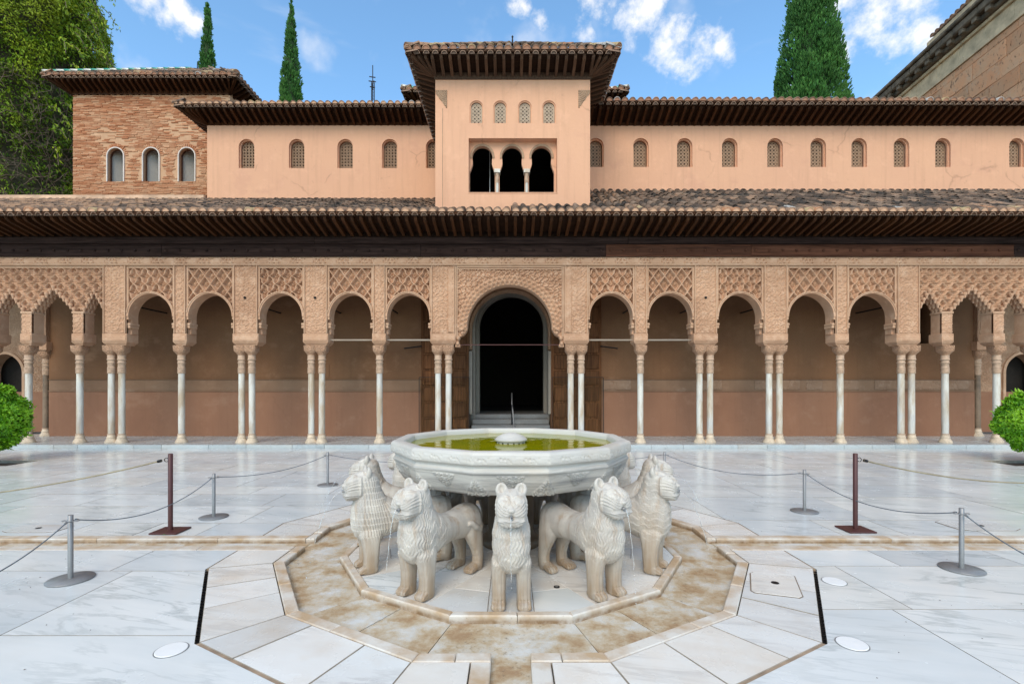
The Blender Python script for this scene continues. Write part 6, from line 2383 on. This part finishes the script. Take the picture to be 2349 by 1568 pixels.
def hatch(label, pts, hole):
    t = thing('floor_hatch', label, 'hatch', (0, 0, 0), 0, 'marble floor hatches')
    MB().prism(inset(pts, -.008), -.02, .0035).obj('joint', M['dirtgap'], t)
    MB().prism(pts, -.02, .0075, .002).obj('lid', M['marble_warm'], t)
    MB().lathe([(.027, .0075), (.03, .009), (.03, .0105), (.02, .0095)], 20, hole[0], hole[1]).obj('lifting_hole', M['iron'], t)


def gp(x, y):
    Y = 1108 * H / (y - 888); return ((x - 1172) * Y / 1108, Y)


def quad_round(ps, c=.18):
    out = []
    n = len(ps)
    for i in range(n):
        p = Vector(ps[i]); a = Vector(ps[i - 1]); b = Vector(ps[(i + 1) % n])
        out += [tuple(p.lerp(a, c)), tuple(p.lerp(b, c))]
    ar = sum(out[i][0] * out[(i + 1) % len(out)][1] - out[(i + 1) % len(out)][0] * out[i][1] for i in range(len(out)))
    return out if ar > 0 else out[::-1]


hatch('square marble floor hatch with a dark lifting hole, inside the ring right of the lions', quad_round([gp(1722, 1312), gp(1820, 1318), gp(1842, 1372), gp(1724, 1358)], .07), gp(1778, 1338))
hatch('pale marble floor hatch beyond the channel at the left', quad_round([(-5.65, 5.33), (-5.05, 5.33), (-5.05, 5.62), (-5.65, 5.62)], .15), (-5.35, 5.47))
hatch('pale marble floor hatch beyond the channel at the right', quad_round([(5.05, 5.40), (5.75, 5.40), (5.75, 5.80), (5.05, 5.80)], .15), (5.42, 5.57))
for lb, px, py in (('round white floor light at the lower left, before the slot drain', 393, 1490), ('round white floor light right of the slot drain, nearer the hatch', 1894, 1333), ('round white floor light at the lower right, nearest the camera', 1929, 1476)):
    x, y = gp(px, py)
    if x > 0: x += .07
    t = thing('floor_light', lb, 'floor light', (x, y, 0), 0, 'round white floor lights')
    MB().lathe([(.092, -.01), (.092, .0028)], 40).obj('rim', M['steel'], t)
    MB().lathe([(.086, -.01), (.086, .005), (.083, .006)], 40).obj('lens', M['white'], t)
x, y = gp(1277, 1345)
t = thing('floor_drain', 'small round metal drain in the platform between two lions', 'drain', (x, y, 0))
MB().lathe([(.024, -.01), (.024, .004), (.015, .005)], 20).obj('rim', M['iron'], t)
MB().lathe([(.014, .004), (.014, .007)], 14).obj('plug', M['steel'], t)
x, y = gp(380, 1225)
lf = MB(); lf.add([(-.055, 0, .006), (0, .03, .014), (.06, .005, .006), (0, -.03, .008), (0, 0, .018)], [(0, 4, 1), (1, 4, 2), (2, 4, 3), (3, 4, 0), (0, 1, 2, 3)])
M['fallen_leaf'] = mat_plain('fallen_leaf', (.04, .16, .02), .5)
o = lf.obj('leaf', M['fallen_leaf']); o.location = (x, y, 0)
tag(o, 'single green leaf lying on the paving by the brown post', 'leaf')
# flecks of grit blown over the near paving
g = np.random.default_rng(5)
n = 260
X = g.uniform(-4.5, 4.5, n); Y = g.uniform(2.3, 7.5, n)
ok = np.hypot(X - C0.x, Y - C0.y) > 2.8
ok &= ~((np.abs(Y - C0.y) < .25))
X, Y = X[ok], Y[ok]
r = g.uniform(.002, .006, len(X)); a = g.uniform(0, 6.28, len(X))
V = np.stack([np.stack([X + r * np.cos(a + k * 1.57) * (1.5 if k % 2 else .6), Y + r * np.sin(a + k * 1.57) * (1.5 if k % 2 else .6), np.full(len(X), .0045)], 1) for k in range(4)] + [np.stack([X, Y, np.full(len(X), .008)], 1)], 1).reshape(-1, 3)
b = np.arange(len(X))[:, None] * 5
F = np.concatenate([b + np.array([[k, (k + 1) % 4, 4]]) for k in range(4)])
gr = np_obj('grit', V, F, M['soil'], None, False)
tag(gr, 'scattered specks of grit on the pale paving', None, None, 'stuff')
